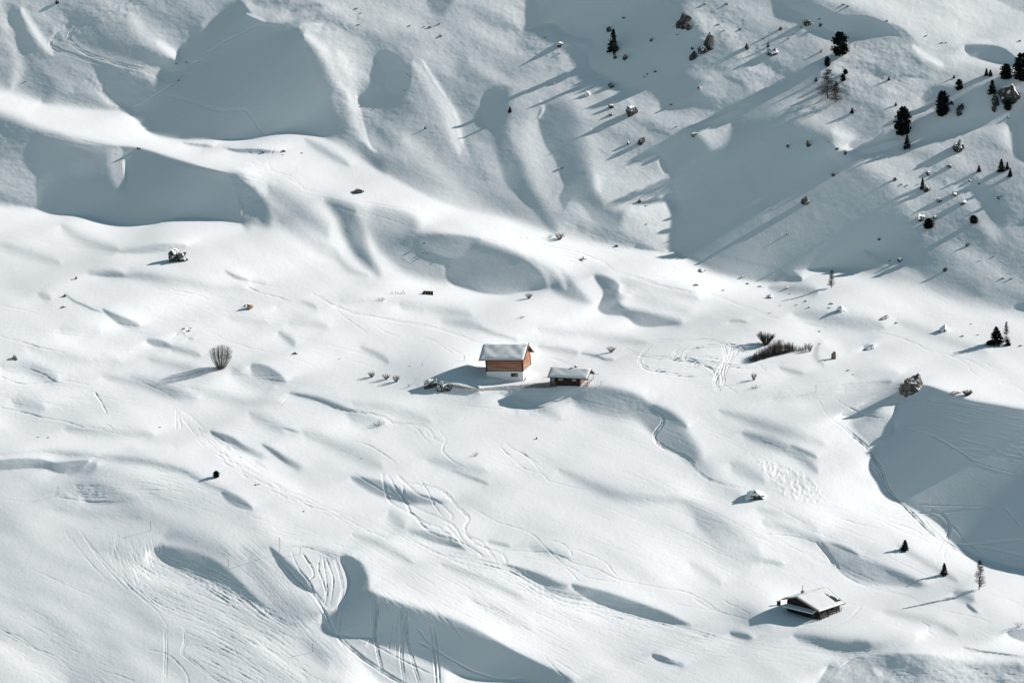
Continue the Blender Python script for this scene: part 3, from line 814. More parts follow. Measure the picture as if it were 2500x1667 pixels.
def grooves(H):
    rnd = random.Random(7)
    tile = 'S'
    def groove(P, dep, wd, wob=.9):
        P = catmull(P, 7, False); n = len(P)
        ph = rnd.uniform(0, 6); tt = np.arange(n)
        P[:,1] += wob*np.sin(tt*.9+ph)*np.sin(tt*.37+2*ph)
        ms = wd*3
        x0 = max(int((P[:,0].min()-ms+MX0)/STEP)-1, 0); x1 = min(int((P[:,0].max()+ms+MX0)/STEP)+2, NX-1)
        y0 = max(int((P[:,1].min()-ms+MY0)/STEP)-1, 0); y1 = min(int((P[:,1].max()+ms+MY0)/STEP)+2, NY-1)
        if x1-x0 < 2 or y1-y0 < 2: return
        fadeP = np.sin(math.pi*np.clip(np.linspace(.04, .96, n), 0, 1))**.4*(.68+.22*np.sin(tt*.5+ph)+.18*np.sin(tt*1.7+3*ph))
        Q = np.concatenate([P[:, :2], fadeP[:, None]], 1)
        # work segment by segment in small windows
        best = np.full((y1-y0, x1-x0), 1e9); att = np.zeros_like(best)
        for i in range(n-1):
            a, b = Q[i], Q[i+1]
            ax0 = max(int((min(a[0],b[0])-ms+MX0)/STEP), x0); ax1 = min(int((max(a[0],b[0])+ms+MX0)/STEP)+2, x1)
            ay0 = max(int((min(a[1],b[1])-ms+MY0)/STEP), y0); ay1 = min(int((max(a[1],b[1])+ms+MY0)/STEP)+2, y1)
            if ax1 <= ax0 or ay1 <= ay0: continue
            X = GX[ax0:ax1][None, :]; Y = GY[ay0:ay1][:, None]
            dx, dy = b[0]-a[0], b[1]-a[1]; L2 = dx*dx+dy*dy+1e-9
            t = np.clip(((X-a[0])*dx+(Y-a[1])*dy)/L2, 0, 1)
            d = (X-a[0]-t*dx)**2+(Y-a[1]-t*dy)**2
            s = np.s_[ay0-y0:ay1-y0, ax0-x0:ax1-x0]
            m = d < best[s]; best[s] = np.where(m, d, best[s]); att[s] = np.where(m, a[2]+t*(b[2]-a[2]), att[s])
        sg = wd*.42
        g = np.exp(-.5*best/(sg*sg))-.26*np.exp(-.5*best/(2.2*sg)**2)
        H[y0:y1, x0:x1] += dep*att*g
    for line in TRACKS.strip().splitlines():
        if line.startswith('@'): tile = line[1:].strip(); continue
        head, body = line.split(':'); h = head.split(); P = np.array(conv(tile, parse(body)))[:, :2]
        k = ZF if tile.isupper() and tile != 'S' else .532
        dep, wd = float(h[1])*{'d': 6.5, 'D': 6.5, 'E': 6.5, 'F': 6.5, 'I': 6., 'H': 4.8, 'G': 4., 'A': 3.5}.get(tile, 5.), max(float(h[2])*k*1.25, 2.6)
        if h[0] == 'D':
            off = float(h[3])*k*.75
            tg = np.gradient(P, axis=0); nrm = np.stack([-tg[:,1], tg[:,0]], 1); nrm /= np.hypot(nrm[:,0], nrm[:,1])[:, None]+1e-9
            groove(P+nrm*off, dep, wd, .5); groove(P-nrm*off, dep*.9, wd, .5)
        else: groove(P, dep, wd)
    for line in FIELDS.strip().splitlines():
        if line.startswith('@'): tile = line[1:].strip(); continue
        parts = line.split('|'); h = [float(v) for v in parts[0].split()]
        k = ZF if tile.isupper() and tile != 'S' else .532
        poly = catmull(np.array([(p[0], p[1], 0) for p in conv(tile, parse(parts[1]))]), 4, True)
        G = [catmull(np.array([(p[0], p[1]) for p in conv(tile, parse(s))]), 8, False) for s in parts[2:]]
        gp = np.concatenate([g[:-1] for g in G]); gd = np.concatenate([np.diff(g, axis=0) for g in G])
        gd /= np.hypot(gd[:,0], gd[:,1])[:, None]+1e-9
        bx0, by0 = poly[:, :2].min(0); bx1, by1 = poly[:, :2].max(0)
        cnt = 0; tries = 0
        while cnt < h[0]*1.7 and tries < 20000:
            tries += 1
            x, y = rnd.uniform(bx0, bx1), rnd.uniform(by0, by1)
            ins = False
            for i in range(len(poly)):
                a, b = poly[i], poly[(i+1) % len(poly)]
                if (a[1] > y) != (b[1] > y) and x < (b[0]-a[0])*(y-a[1])/(b[1]-a[1])+a[0]: ins = not ins
            if not ins: continue
            cnt += 1
            L = (h[1]+(h[2]-h[1])*rnd.random()**1.6)*k; st = 9.0; pts = [(x, y)]
            jit = rnd.gauss(0, .05); cv = rnd.gauss(0, .006)
            for s in range(max(2, int(L/st))):
                w = 1/((gp[:,0]-x)**2+(gp[:,1]-y)**2+400); dx = (gd*w[:, None]**2).sum(0); dx /= np.hypot(*dx)+1e-9
                an = math.atan2(dx[1], dx[0])+jit+cv*s
                x += st*math.cos(an); y += st*math.sin(an); pts.append((x, y))
            groove(np.array(pts), rnd.uniform(h[3], h[4])*(2.9 if tile in 'GH' else 3.0), max(h[5]*k*rnd.uniform(.8, 1.7), 2.2), .3)
def make_detail():
    H = np.zeros((NY, NX)); grooves(H)
    A = np.full((NY, NX), .32); paint_all(A, ROUGH)
    n1 = noise2((NY, NX), 1.6, 1, 1.5); n2 = noise2((NY, NX), 3.5, 2, 1.7); n3 = noise2((NY, NX), 9, 3, 1.7)
    lit = gblur(sstep((T-128)/50), 8); A = A*(.45+.55*lit)
    H += A*(NZ1*n1+NZ2*n2+NZ3*n3*np.clip(A, .3, 1.5))
    # slow swells of the drifted snow
    s1 = noise2((NY, NX), 14, 4, 3.0, .42); s2 = noise2((NY, NX), 34, 5, 2.6, .40)
    H += (.11*s1+.36*s2)*SWELL*np.clip(lit, .06, 1)
    wind = noise2((NY, NX), 1.7, 21, 4.5, .33); patch = sstep((noise2((NY, NX), 26, 22, 2.0, .35)+.1)/1.3)
    H += .009*wind*patch*lit+.008*noise2((NY, NX), 1.3, 23, 2.0, .3)*lit
    # avalanche debris
    D = np.zeros((NY, NX)); paint_all(D, """
@I
P 1 20: 480,10 640,60 800,120 900,180 1000,300 1020,350 900,350 740,310 690,240 600,150 560,80
@S""")
    bl = noise2((NY, NX), 3.2, 9, .75)
    H -= D*.12*sstep((bl-.1)/1.0)+D*.03*noise2((NY, NX), 2.4, 10)
    return H
SWELL = .8; NZ1, NZ2, NZ3 = .010, .018, .03
# ---- DETAIL END
# ---- MATERIALS
def mat(name, col, rough=.8, var=.0, scale=3.0, bump=0.0, bscale=8.0, col2=None, stretch=None, spec=.3):
    m = bpy.data.materials.new(name); m.use_nodes = True; nt = m.node_tree
    b = nt.nodes['Principled BSDF']; b.inputs['Roughness'].default_value = rough; b.inputs['Specular IOR Level'].default_value = spec
    tc = nt.nodes.new('ShaderNodeTexCoord'); mp = nt.nodes.new('ShaderNodeMapping'); nt.links.new(tc.outputs['Object'], mp.inputs[0])
    if stretch: mp.inputs['Scale'].default_value = stretch
    n = nt.nodes.new('ShaderNodeTexNoise'); n.inputs['Scale'].default_value = scale; n.inputs['Detail'].default_value = 6; nt.links.new(mp.outputs[0], n.inputs['Vector'])
    r = nt.nodes.new('ShaderNodeValToRGB'); c2 = col2 or tuple(c*(1-var) for c in col)
    r.color_ramp.elements[0].position = .35; r.color_ramp.elements[1].position = .65
    r.color_ramp.elements[0].color = (*c2, 1); r.color_ramp.elements[1].color = (*col, 1)
    nt.links.new(n.outputs[0], r.inputs[0]); nt.links.new(r.outputs[0], b.inputs['Base Color'])
    if bump:
        n2 = nt.nodes.new('ShaderNodeTexNoise'); n2.inputs['Scale'].default_value = bscale; n2.inputs['Detail'].default_value = 5; nt.links.new(mp.outputs[0], n2.inputs['Vector'])
        bp = nt.nodes.new('ShaderNodeBump'); bp.inputs['Strength'].default_value = 1.0; bp.inputs['Distance'].default_value = bump
        nt.links.new(n2.outputs[0], bp.inputs['Height']); nt.links.new(bp.outputs[0], b.inputs['Normal'])
    return m
def snow_material():
    return mat('snow', SNOW, .75, .02, .08, .03, 2.2, spec=.15)
SNOW = (.845, .855, .86)
# ---- TERRAIN BEGIN
def q_of(u, v):
    tx, ty = (u-W0/2)/FPX, -(v-H0/2)/FPX
    return FWD+tx*RGT+ty*UPV
def samp(A, u, v):
    x = min(max((u+MX0)/STEP, 0), NX-1.001); y = min(max((v+MY0)/STEP, 0), NY-1.001)
    i, j = int(y), int(x); fy, fx = y-i, x-j
    return (A[i,j]*(1-fx)+A[i,j+1]*fx)*(1-fy)+(A[i+1,j]*(1-fx)+A[i+1,j+1]*fx)*fy
T = make_T()
RHO, SINK, SHADE = solve(T)
X_, Y_ = np.meshgrid(GX, GY)
# levelled ground round the buildings, and the drift against the barn
for u0, v0, ru, rv, k in ((1260, 912, 170, 60, .3), (1985, 1480, 150, 70, .6)):
    win = np.exp(-((X_-u0)/ru)**2-((Y_-v0)/rv)**2)
    RHO += k*(v0-Y_)/FPX*win
for u0, v0, ru, rv, w in ((1205, 924, 34, 8, -1.4), (1118, 900, 125, 62, -6.4), (1875, 1495, 75, 42, -4.8)):
    RHO += w/D0*np.exp(-((X_-u0)/ru)**2-((Y_-v0)/rv)**2)
RHO += (SINK*SINK_AMT+make_detail())/D0
DEPTH = D0*np.exp(RHO)
CAM = -samp(DEPTH, 1235, 925)*q_of(1235, 925)
def ground(u, v):
    """point of the snow surface that the photograph shows at (u, v)"""
    return CAM+samp(DEPTH, u, v)*q_of(u, v)
def build_terrain():
    Pq = DEPTH[..., None]*(FWD+TX[..., None]*RGT+TY[..., None]*UPV)+CAM
    V = Pq.reshape(-1, 3)
    idx = np.arange(NY*NX).reshape(NY, NX)
    F = np.stack([idx[1:, :-1], idx[1:, 1:], idx[:-1, 1:], idx[:-1, :-1]], -1).reshape(-1, 4)
    loop = np.concatenate([idx[0, :], idx[1:, -1], idx[-1, -2::-1], idx[-2:0:-1, 0]])
    Bp = V[loop]; c = Bp.mean(0)
    # terrain beyond the surveyed patch: rings of hillside out to the horizon
    d = Bp[:, :2]-c[:2]; L = np.hypot(d[:,0], d[:,1])[:, None]; d = d/L
    k = np.ones(301)/301
    ds = np.stack([np.convolve(np.concatenate([d[-150:, i], d[:, i], d[:150, i]]), k, 'valid') for i in (0, 1)], 1)
    ds /= np.hypot(ds[:,0], ds[:,1])[:, None]
    g = .42*np.clip(ds[:,1], 0, 1)+.24*np.clip(ds[:,1], -1, 0)-.10*np.clip(ds[:,0], 0, 1)-.02
    prev = loop; Vs = [V]; Fs = [F]; n = len(loop); off = len(V)
    zb = Bp[:,2]; zs = np.convolve(np.concatenate([zb[-150:], zb, zb[:150]]), k, 'valid')
    inner = np.concatenate([idx[40, :], idx[1:, -41], idx[-41, -2::-1], idx[-2:0:-1, 40]]); Bi = V[inner]
    s0 = (Bp[:,2]-Bi[:,2])/np.maximum(((Bp-Bi)[:, :2]*ds).sum(1), 3.0); s0 = np.clip(s0, -.55, .55)
    s0 = np.convolve(np.concatenate([s0[-150:], s0, s0[:150]]), k, 'valid')
    s0 = np.where(ds[:,0] > .5, np.minimum(s0, .12), s0)
    ang = np.arctan2(ds[:,1], ds[:,0])
    for r in (3, 8, 16, 30, 50, 80, 120, 180, 270, 420, 700, 1200, 2200, 4500, 9000):
        t = min(1, r/60); rr = 260*(1-math.exp(-r/260.0)); und = 3*min(1, r/60)*np.sin(ang*9+r*.03)*np.cos(r*.02+ang*4)
        P = np.empty((n, 3)); P[:, :2] = Bp[:, :2]+ds*r
        P[:, 2] = zb*(1-t)+zs*t+s0*70*(1-math.exp(-r/70.0))+g*rr*(1-math.exp(-r/90.0))+und-(.06*max(0, r-700))*(1 if r > 700 else 0)*.5
        cur = off+np.arange(n); off += n
        Vs.append(P); nx_ = np.roll(cur, -1); px_ = np.roll(prev, -1)
        Fs.append(np.stack([prev, px_, nx_, cur], -1)); prev = cur
    V = np.concatenate(Vs); F = np.concatenate(Fs)
    me = bpy.data.meshes.new('snow_field')
    me.vertices.add(len(V)); me.vertices.foreach_set('co', V.astype(np.float32).ravel())
    me.loops.add(F.size); me.loops.foreach_set('vertex_index', F.astype(np.int32).ravel())
    me.polygons.add(len(F)); me.polygons.foreach_set('loop_start', np.arange(0, F.size, 4, dtype=np.int32))
    me.polygons.foreach_set('use_smooth', np.ones(len(F), bool))
    me.update(calc_edges=True)
    o = bpy.data.objects.new('snow_field', me); bpy.context.scene.collection.objects.link(o)
    o['kind'] = 'structure'
    me.materials.append(snow_material())
    return o
# ---- TERRAIN END
# ---- OBJECT HELPERS
COL = SC.collection
class MB:
    """collects shapes into one mesh"""
    def __init__(s): s.v = []; s.f = []
    def quad(s, a, b, c, d):
        n = len(s.v); s.v += [tuple(a), tuple(b), tuple(c), tuple(d)]; s.f.append((n, n+1, n+2, n+3))
    def tri(s, a, b, c):
        n = len(s.v); s.v += [tuple(a), tuple(b), tuple(c)]; s.f.append((n, n+1, n+2))
    def hexa(s, p):
        n = len(s.v); s.v += [tuple(q) for q in p]
        for f in ((0,3,2,1),(4,5,6,7),(0,1,5,4),(1,2,6,5),(2,3,7,6),(3,0,4,7)): s.f.append(tuple(n+i for i in f))
    def box(s, x0, x1, y0, y1, z0, z1):
        s.hexa([(x0,y0,z0),(x1,y0,z0),(x1,y1,z0),(x0,y1,z0),(x0,y0,z1),(x1,y0,z1),(x1,y1,z1),(x0,y1,z1)])
    def tube(s, pts, rad, n=5, cap=True):
        pts = [Vector(p) for p in pts]; rings = []
        for i, p in enumerate(pts):
            d = (pts[min(i+1, len(pts)-1)]-pts[max(i-1, 0)])
            if d.length < 1e-9: d = Vector((0,0,1))
            d.normalize(); a = d.orthogonal().normalized(); b = d.cross(a); r = rad[i] if isinstance(rad, (list, tuple)) else rad
            k = len(s.v); rings.append(k)
            for j in range(n):
                t = 2*math.pi*j/n; q = p+a*(r*math.cos(t))+b*(r*math.sin(t)); s.v.append(tuple(q))
        for i in range(len(rings)-1):
            for j in range(n): s.f.append((rings[i]+j, rings[i]+(j+1) % n, rings[i+1]+(j+1) % n, rings[i+1]+j))
        if cap: s.f.append(tuple(rings[0]+j for j in reversed(range(n)))); s.f.append(tuple(rings[-1]+j for j in range(n)))
    def mesh(s, name, m, smooth=False):
        me = bpy.data.meshes.new(name); me.from_pydata(s.v, [], s.f); me.materials.append(m)
        if smooth: me.polygons.foreach_set('use_smooth', [True]*len(me.polygons))
        me.update(); return me
    def build(s, name, m, parent=None, smooth=False):
        return link(name, s.mesh(name, m, smooth), parent)
def link(name, me, parent=None):
    o = bpy.data.objects.new(name, me); COL.objects.link(o)
    if parent: o.parent = parent
    return o
def tag(o, label, cat, group=None, kind=None):
    o['label'] = label; o['category'] = cat
    if group: o['group'] = group
    if kind: o['kind'] = kind
    return o
def thing(name, label, cat, loc, yaw=0, roll=0, group=None, scale=(1,1,1)):
    o = bpy.data.objects.new(name, None); COL.objects.link(o); o.empty_display_size = .2
    o.location = loc; o.rotation_euler = (0, roll, yaw); o.scale = scale
    return tag(o, label, cat, group)
def mpp(u, v): return samp(DEPTH, u, v)/FPX      # metres per photograph unit there
RND = random.Random(11)

# ---- BUILDING MATERIALS
def plank_mat(name, cols, scale=(.5, 1, 7), bump=.02, grey=None):
    m = bpy.data.materials.new(name); m.use_nodes = True; nt = m.node_tree; L = nt.links.new
    b = nt.nodes['Principled BSDF']; b.inputs['Roughness'].default_value = .85; b.inputs['Specular IOR Level'].default_value = .15
    tc = nt.nodes.new('ShaderNodeTexCoord'); mp = nt.nodes.new('ShaderNodeMapping'); mp.inputs['Scale'].default_value = scale; L(tc.outputs['Object'], mp.inputs[0])
    n = nt.nodes.new('ShaderNodeTexNoise'); n.inputs['Scale'].default_value = .9; n.inputs['Detail'].default_value = 8; n.inputs['Roughness'].default_value = .65; L(mp.outputs[0], n.inputs['Vector'])
    r = nt.nodes.new('ShaderNodeValToRGB'); e = r.color_ramp.elements; e[0].position = .3; e[0].color = (*cols[0], 1); e[1].position = .72; e[1].color = (*cols[-1], 1)
    for i, c in enumerate(cols[1:-1]): q = e.new(.3+.42*(i+1)/(len(cols)-1)); q.color = (*c, 1)
    L(n.outputs[0], r.inputs[0]); L(r.outputs[0], b.inputs['Base Color'])
    if grey:      # boards weathered silver towards the bottom of the wall
        sp = nt.nodes.new('ShaderNodeSeparateXYZ'); L(tc.outputs['Object'], sp.inputs[0])
        a = nt.nodes.new('ShaderNodeMath'); a.operation = 'MULTIPLY_ADD'; a.inputs[1].default_value = 2.4; L(n.outputs[0], a.inputs[0]); L(sp.outputs['Z'], a.inputs[2])
        q = nt.nodes.new('ShaderNodeMapRange'); q.inputs['From Min'].default_value = grey[1]+1.2; q.inputs['From Max'].default_value = grey[0]+1.2; q.inputs['To Max'].default_value = .6; L(a.outputs[0], q.inputs['Value'])
        mx = nt.nodes.new('ShaderNodeMix'); mx.data_type = 'RGBA'; L(q.outputs[0], mx.inputs['Factor']); L(r.outputs[0], mx.inputs['A'])
        r2 = nt.nodes.new('ShaderNodeValToRGB'); r2.color_ramp.elements[0].position = .35; r2.color_ramp.elements[1].position = .6; r2.color_ramp.elements[0].color = (.10,.075,.06,1); r2.color_ramp.elements[1].color = (.44,.35,.28,1)
        L(n.outputs[0], r2.inputs[0]); L(r2.outputs[0], mx.inputs['B']); L(mx.outputs['Result'], b.inputs['Base Color'])
    bp = nt.nodes.new('ShaderNodeBump'); bp.inputs['Distance'].default_value = bump; L(n.outputs[0], bp.inputs['Height']); L(bp.outputs[0], b.inputs['Normal'])
    return m
M_LOG = plank_mat('barn_logs', [(.030,.011,.008), (.21,.066,.036), (.38,.145,.075), (.44,.26,.17), (.12,.038,.022)], (.16, .16, 4.2), .02, (2.9, 4.6))
M_LOGDARK = mat('dark_log_ends', (.035,.03,.028), .9, .5, 4)
M_HUTLOG = plank_mat('hut_logs', [(.010,.008,.008), (.04,.022,.017), (.075,.045,.034)], (.3, .3, 4))
M_CHALET = plank_mat('chalet_boards', [(.008,.009,.009), (.022,.021,.02), (.045,.04,.036)], (.3, .3, 4))
M_GREYWOOD = plank_mat('grey_wood', [(.10,.085,.07), (.25,.215,.18), (.34,.30,.26)], (1.2, 1.2, .4))
M_DARKWOOD = plank_mat('dark_wood', [(.02,.02,.019), (.06,.055,.05), (.13,.12,.11)], (1.2, 1.2, 1.2))
M_FENCE = plank_mat('fence_wood', [(.05,.04,.03), (.13,.10,.075), (.20,.165,.13)], (1.5, 1.5, .5))
M_PLASTER = mat('white_plaster', (.80,.80,.79), .9, .06, 2.5, .01, 5)
M_ROOFBOARD = mat('dark_roof_edge', (.03,.032,.034), .8, .4, 5)
M_VERGE = mat('weathered_verge', (.22,.17,.13), .85, .4, 4)
M_GLASS = mat('window_dark', (.015,.018,.02), .25, .3, 2, spec=.5)
M_CURTAIN = mat('window_pale', (.42,.31,.23), .7, .35, 2)
M_PORCH = mat('porch_boards', (.20,.12,.08), .8, .5, 2)
M_STONE = mat('chimney_stone', (.22,.21,.19), .95, .4, 5, .02, 10)
M_ROOFSNOW = mat('roof_snow', SNOW, .8, .02, .6, .04, 2.5, spec=.15)
M_DIMSNOW = mat('dimmed_roof_snow', (.60,.61,.615), .85, .04, .8, .03, 2.5, spec=.1)  # snow colour darkened so the chalet's front slope looks less sunlit
M_SHADESNOW = mat('shaded_roof_snow', (.73,.745,.75), .8, .05, .8, .03, 2.5, spec=.15)  # shade of the barn and hut roof slopes put into the snow colour
M_METAL = mat('pole_metal', (.10,.10,.10), .6, .3, 5)
M_REDTIP = mat('pole_marker', (.20,.10,.07), .6, .3, 5)

def roof_half(x0, x1, ye, yr, ze, zr, t, r0=0, r1=0):
    """hexahedral roof plane between eave (ye, ze) and ridge (yr, zr), thickness t upward"""
    return [(x0,ye,ze),(x1,ye,ze),(x1+r1,yr,zr),(x0+r0,yr,zr),(x0,ye,ze+t),(x1,ye,ze+t),(x1+r1,yr,zr+t),(x0+r0,yr,zr+t)]
def snow_roof(x0, x1, ye, yr, ze, zr, t, nx, ny, seed, amp=.06, hole=None, ridge=False, r1=0):
    """pillowy snow lying on a roof plane: rounded thickness with wind ripples; hole(x,s) True leaves the roof bare"""
    rs = random.Random(seed); mb = MB(); ph = [rs.uniform(0, 6) for _ in range(6)]
    def top(i, j):
        a, s = i/nx, j/ny; e = min(1, min(a, 1-a)*nx/2.0, s*ny/2.0+(0), (1 if ridge else (1-s)*ny/2.0+.6)); e = max(0, e)
        x = x0+(x1+r1*s-x0)*a; y = ye+(yr-ye)*s; zb = ze+(zr-ze)*s
        w = math.sin(x*.9+ph[0]+s*3)*math.sin(s*5+ph[1]+x*.3)+.6*math.sin(x*2.1+ph[2])*math.sin(s*9+ph[3])
        return (x, y, zb+t*(.25+.75*math.sqrt(e))+amp*w*e)
    idx = {}
    for i in range(nx+1):
        for j in range(ny+1): idx[i, j] = len(mb.v); mb.v.append(top(i, j))
    base = {}
    for i in range(nx+1):
        for j in range(ny+1):
            a, s = i/nx, j/ny; base[i, j] = len(mb.v); mb.v.append((x0+(x1+r1*s-x0)*a, ye+(yr-ye)*s, ze+(zr-ze)*s+.004))
    keep = {(i, j) for i in range(nx) for j in range(ny) if not (hole and hole((i+.5)/nx, (j+.5)/ny))}
    for i, j in keep:
        f = (idx[i,j], idx[i+1,j], idx[i+1,j+1], idx[i,j+1]); mb.f.append(f)
        for (di, dj, p, q) in ((-1,0,(i,j+1),(i,j)), (1,0,(i+1,j),(i+1,j+1)), (0,-1,(i,j),(i+1,j)), (0,1,(i+1,j+1),(i,j+1))):
            if (i+di, j+dj) not in keep: mb.f.append((base[p], base[q], idx[q], idx[p]))
    return mb
def log_wall(mb, x0, x1, y0, y1, z0, z1, h=.26, t=.12):
    """a wall of stacked squared logs; each course set in or out a little"""
    n = max(2, round((z1-z0)/h)); hh = (z1-z0)/n
    for i in range(n):
        o = RND.uniform(0, .03); a = z0+i*hh+.012; b = z0+(i+1)*hh-.012
        mb.box(x0-o, x1+o, y0-o, y1+o, a, b)
    mb.box(x0+.05, x1-.05, y0+.05, y1-.05, z0, z1)

# ---- THE BARN
def build_barn():
    g = ground(1278, 930)
    r = thing('log_barn', 'two storey red brown log barn with white plaster base and snowy roof', 'barn', Vector(g), math.radians(-14.5), math.radians(-3.2))
    L, Wd, zp, ze = 9.1, 7.3, 2.4, 5.5
    m = MB(); m.box(-L, 0, 0, Wd, -1.2, zp); pl = m.build('plinth', M_PLASTER, r)
    w = MB(); w.box(-3.05, -1.35, -.05, -.003, 1.05, 1.95); win = w.build('window', M_LOGDARK, pl)
    for (a, b, c, d, mt) in ((-2.95,-2.2,1.14,1.45,M_GLASS),(-2.95,-2.2,1.55,1.86,M_GLASS),(-2.1,-1.45,1.14,1.86,M_STONE)):
        p = MB(); p.box(a, b, -.07, -.052, c, d); p.build('pane', mt, win)
    for y in (1.6, 2.7):
        p = MB(); p.box(.003, .06, y, y+.16, -.6, 2.0); p.build('drain_pipe', M_STONE, r)
    p = MB()
    for i in range(9): p.box(.003, .12+.1*RND.random(), .2+i*.18, .36+i*.18, -.4, .18+.25*RND.random())
    p.build('stone_footing', M_STONE, r)
    m = MB(); log_wall(m, -L-.03, .03, -.03, Wd+.03, zp+.16, ze+.15, .27); m.build('log_wall', M_LOG, r)
    zr = ze+.15+(Wd/2+.03)*.585
    for s in (-L-.02, -.04):
        n = 9; m = MB()
        for i in range(n):
            a, b = i/n, (i+1)/n; y0 = -.0+(Wd/2)*a; z0 = ze+.16+(zr-ze-.15)*a; z1 = ze+.16+(zr-ze-.15)*b-.02
            m.box(s, s+.08, (Wd/2)*(a+b)/2, Wd-(Wd/2)*(a+b)/2, z0, z1)
        m.build('gable_boards', M_LOG, r)
    m = MB(); m.box(-L-.08, .08, -.08, Wd+.08, zp+.001, zp+.155); m.build('sill_beam', M_LOGDARK, r)
    for (x, y) in ((-L, 0), (0, 0), (0, Wd), (-L, Wd)):
        c = MB()
        for i in range(11):
            z = zp-.05+i*.26; o = .13+.05*RND.random(); c.box(x-o, x+o, y-o, y+o, z, z+.2)
        c.build('corner_post', M_LOGDARK, r)
    # roof: pitch 0.617, eaves 1 m out
    x0, x1 = -L-1.5, .8; sl = .585; ey = -1.05; zE = ze+.15+ey*sl+.2; zR = zE+(Wd/2-ey)*sl
    m = MB(); m.hexa(roof_half(x0, x1, ey, Wd/2, zE, zR, .16)); m.hexa(roof_half(x1, x0, Wd-ey, Wd/2+.002, zE, zR, .16)); rf = m.build('roof', M_ROOFBOARD, r)
    for xx in (x0, x1):
        for (ya, yb) in ((ey, Wd/2), (Wd-ey, Wd/2)):
            v = MB(); s = .05 if xx > 0 else -.05
            a, b = sorted((xx, xx+s)); v.hexa(roof_half(a, b, ya-(.1 if ya < 0 else -.1), yb, zE-.08, zR-.02, .3)); v.build('verge_board', M_VERGE if xx > 0 else M_ROOFBOARD, rf)
    snow_roof(x0+.05, x1-.22, ey+.06, Wd/2, zE+.17, zR+.17, .30, 26, 14, 3, .09).build('snow_cover', M_SHADESNOW, r, True)
    snow_roof(x1-.22, x0+.05, Wd-ey-.06, Wd/2, zE+.17, zR+.17, .30, 20, 10, 4, .06).build('snow_cover', M_SHADESNOW, r, True)
    f = MB(); f.box(x1-.04, x1+.1, Wd/2-.06, Wd/2+.06, zR+.1, zR+.75); f.build('finial', M_ROOFBOARD, rf)
    return r
# ---- THE SMALL LOG HUT
def build_hut():
    g = ground(1416, 943)
    r = thing('log_hut', 'small dark log hut with open porch stone chimney and snowy roof', 'hut', Vector(g), math.radians(-19), math.radians(-1.5))
    L, Wd, ze = 7.4, 4.7, 2.15
    m = MB(); log_wall(m, -L, 0, 0, Wd, -1.2, ze, .24); wl = m.build('log_wall', M_HUTLOG, r)
    for x in (-.06, -L+.06):
        m = MB()
        for i in range(6):
            a, b = i/6, (i+1)/6; m.box(x-.05, x+.05, Wd/2*(a+b)/2, Wd-Wd/2*(a+b)/2, ze+1.36*a-.02, ze+1.36*b-.02)
        m.build('gable_boards', M_LOG, r)
    for x in (-5.35, -1.95):
        w = MB(); w.box(x-.08, x+1.12, -.09, -.036, 1.15, 2.06); wi = w.build('window', M_LOGDARK, wl)
        for k in (0, 1):
            p = MB(); p.box(x+k*.54, x+k*.54+.48, -.11, -.092, 1.22, 2.0); p.build('pane', M_CURTAIN, wi)
    d = MB(); d.box(-L+.15, -L+1.0, -.09, -.036, .1, 1.95); d.build('door', M_GREYWOOD, r)
    for x in (-L+1.3, -.06, -L):
        c = MB()
        for i in range(11): c.box(x-.12, x+.1, -.14-.04*RND.random(), -.034, -.5+i*.24, -.3+i*.25)
        c.build('corner_log_ends', M_LOGDARK, r)
    # porch on the right
    p = MB(); p.box(0.04, 2.0, 0, Wd, -.28, -.12); p.build('porch_floor', M_GREYWOOD, r)
    for (x, y) in ((1.9, .08), (1.9, Wd-.1)):
        q = MB(); q.box(x-.06, x+.06, y-.06, y+.06, -.7, ze+.1); q.build('porch_post', M_GREYWOOD, r)
    q = MB()
    for z in (.25, .55, .85): q.box(1.86, 1.94, .15, Wd-.17, z, z+.1)
    for z in (.25, .85): q.box(.06, 1.83, .03, .11, z, z+.1)
    for i in range(9): q.box(1.88, 1.92, .3+i*.5, .38+i*.5, -.12, .84)
    q.build('railing', M_GREYWOOD, r)
    q = MB(); q.box(.05, .09, .3, Wd-.3, .1, 1.95); q.build('porch_wall', M_PORCH, r)
    x0, x1 = -L-.6, 2.15; sl = .57; ey = -.6; zE = ze+ey*sl+.12; zR = zE+(Wd/2-ey)*sl
    m = MB(); m.hexa(roof_half(x0, x1, ey, Wd/2, zE, zR, .12)); m.hexa(roof_half(x1, x0, Wd-ey, Wd/2+.002, zE, zR, .12)); rf = m.build('roof', M_ROOFBOARD, r)
    for xx in (x0, x1):
        for (ya, yb) in ((ey, Wd/2), (Wd-ey, Wd/2)):
            s = .05 if xx > 0 else -.05; a, b = sorted((xx, xx+s)); v = MB()
            v.hexa(roof_half(a, b, ya-(.06 if ya < 0 else -.06), yb, zE-.06, zR-.02, .22)); v.build('verge_board', M_VERGE, rf)
    snow_roof(x0+.04, x1-.12, ey+.05, Wd/2, zE+.13, zR+.13, .24, 24, 10, 8, .05).build('snow_cover', M_SHADESNOW, r, True)
    snow_roof(x1-.12, x0+.04, Wd-ey-.05, Wd/2, zE+.13, zR+.13, .24, 20, 10, 9, .05).build('snow_cover', M_SHADESNOW, r, True)
    for y in (ey-.04, Wd-ey+.04):
        q = MB(); q.tube([(x0-1.0 if y < 0 else x0, y, zE+.02), (x1+(.4 if y < 0 else 1.0), y, zE+.02)], .05, 6); q.build('gutter', M_ROOFBOARD, rf)
    q = MB(); q.box(-2.2, -1.65, Wd/2+.25, Wd/2+.8, zR-.6, zR+.75); ch = q.build('chimney', M_STONE, r)
    q = MB(); q.box(-2.26, -1.59, Wd/2+.19, Wd/2+.86, zR+.752, zR+.88); q.build('snow_cap', M_ROOFSNOW, ch)
    return r
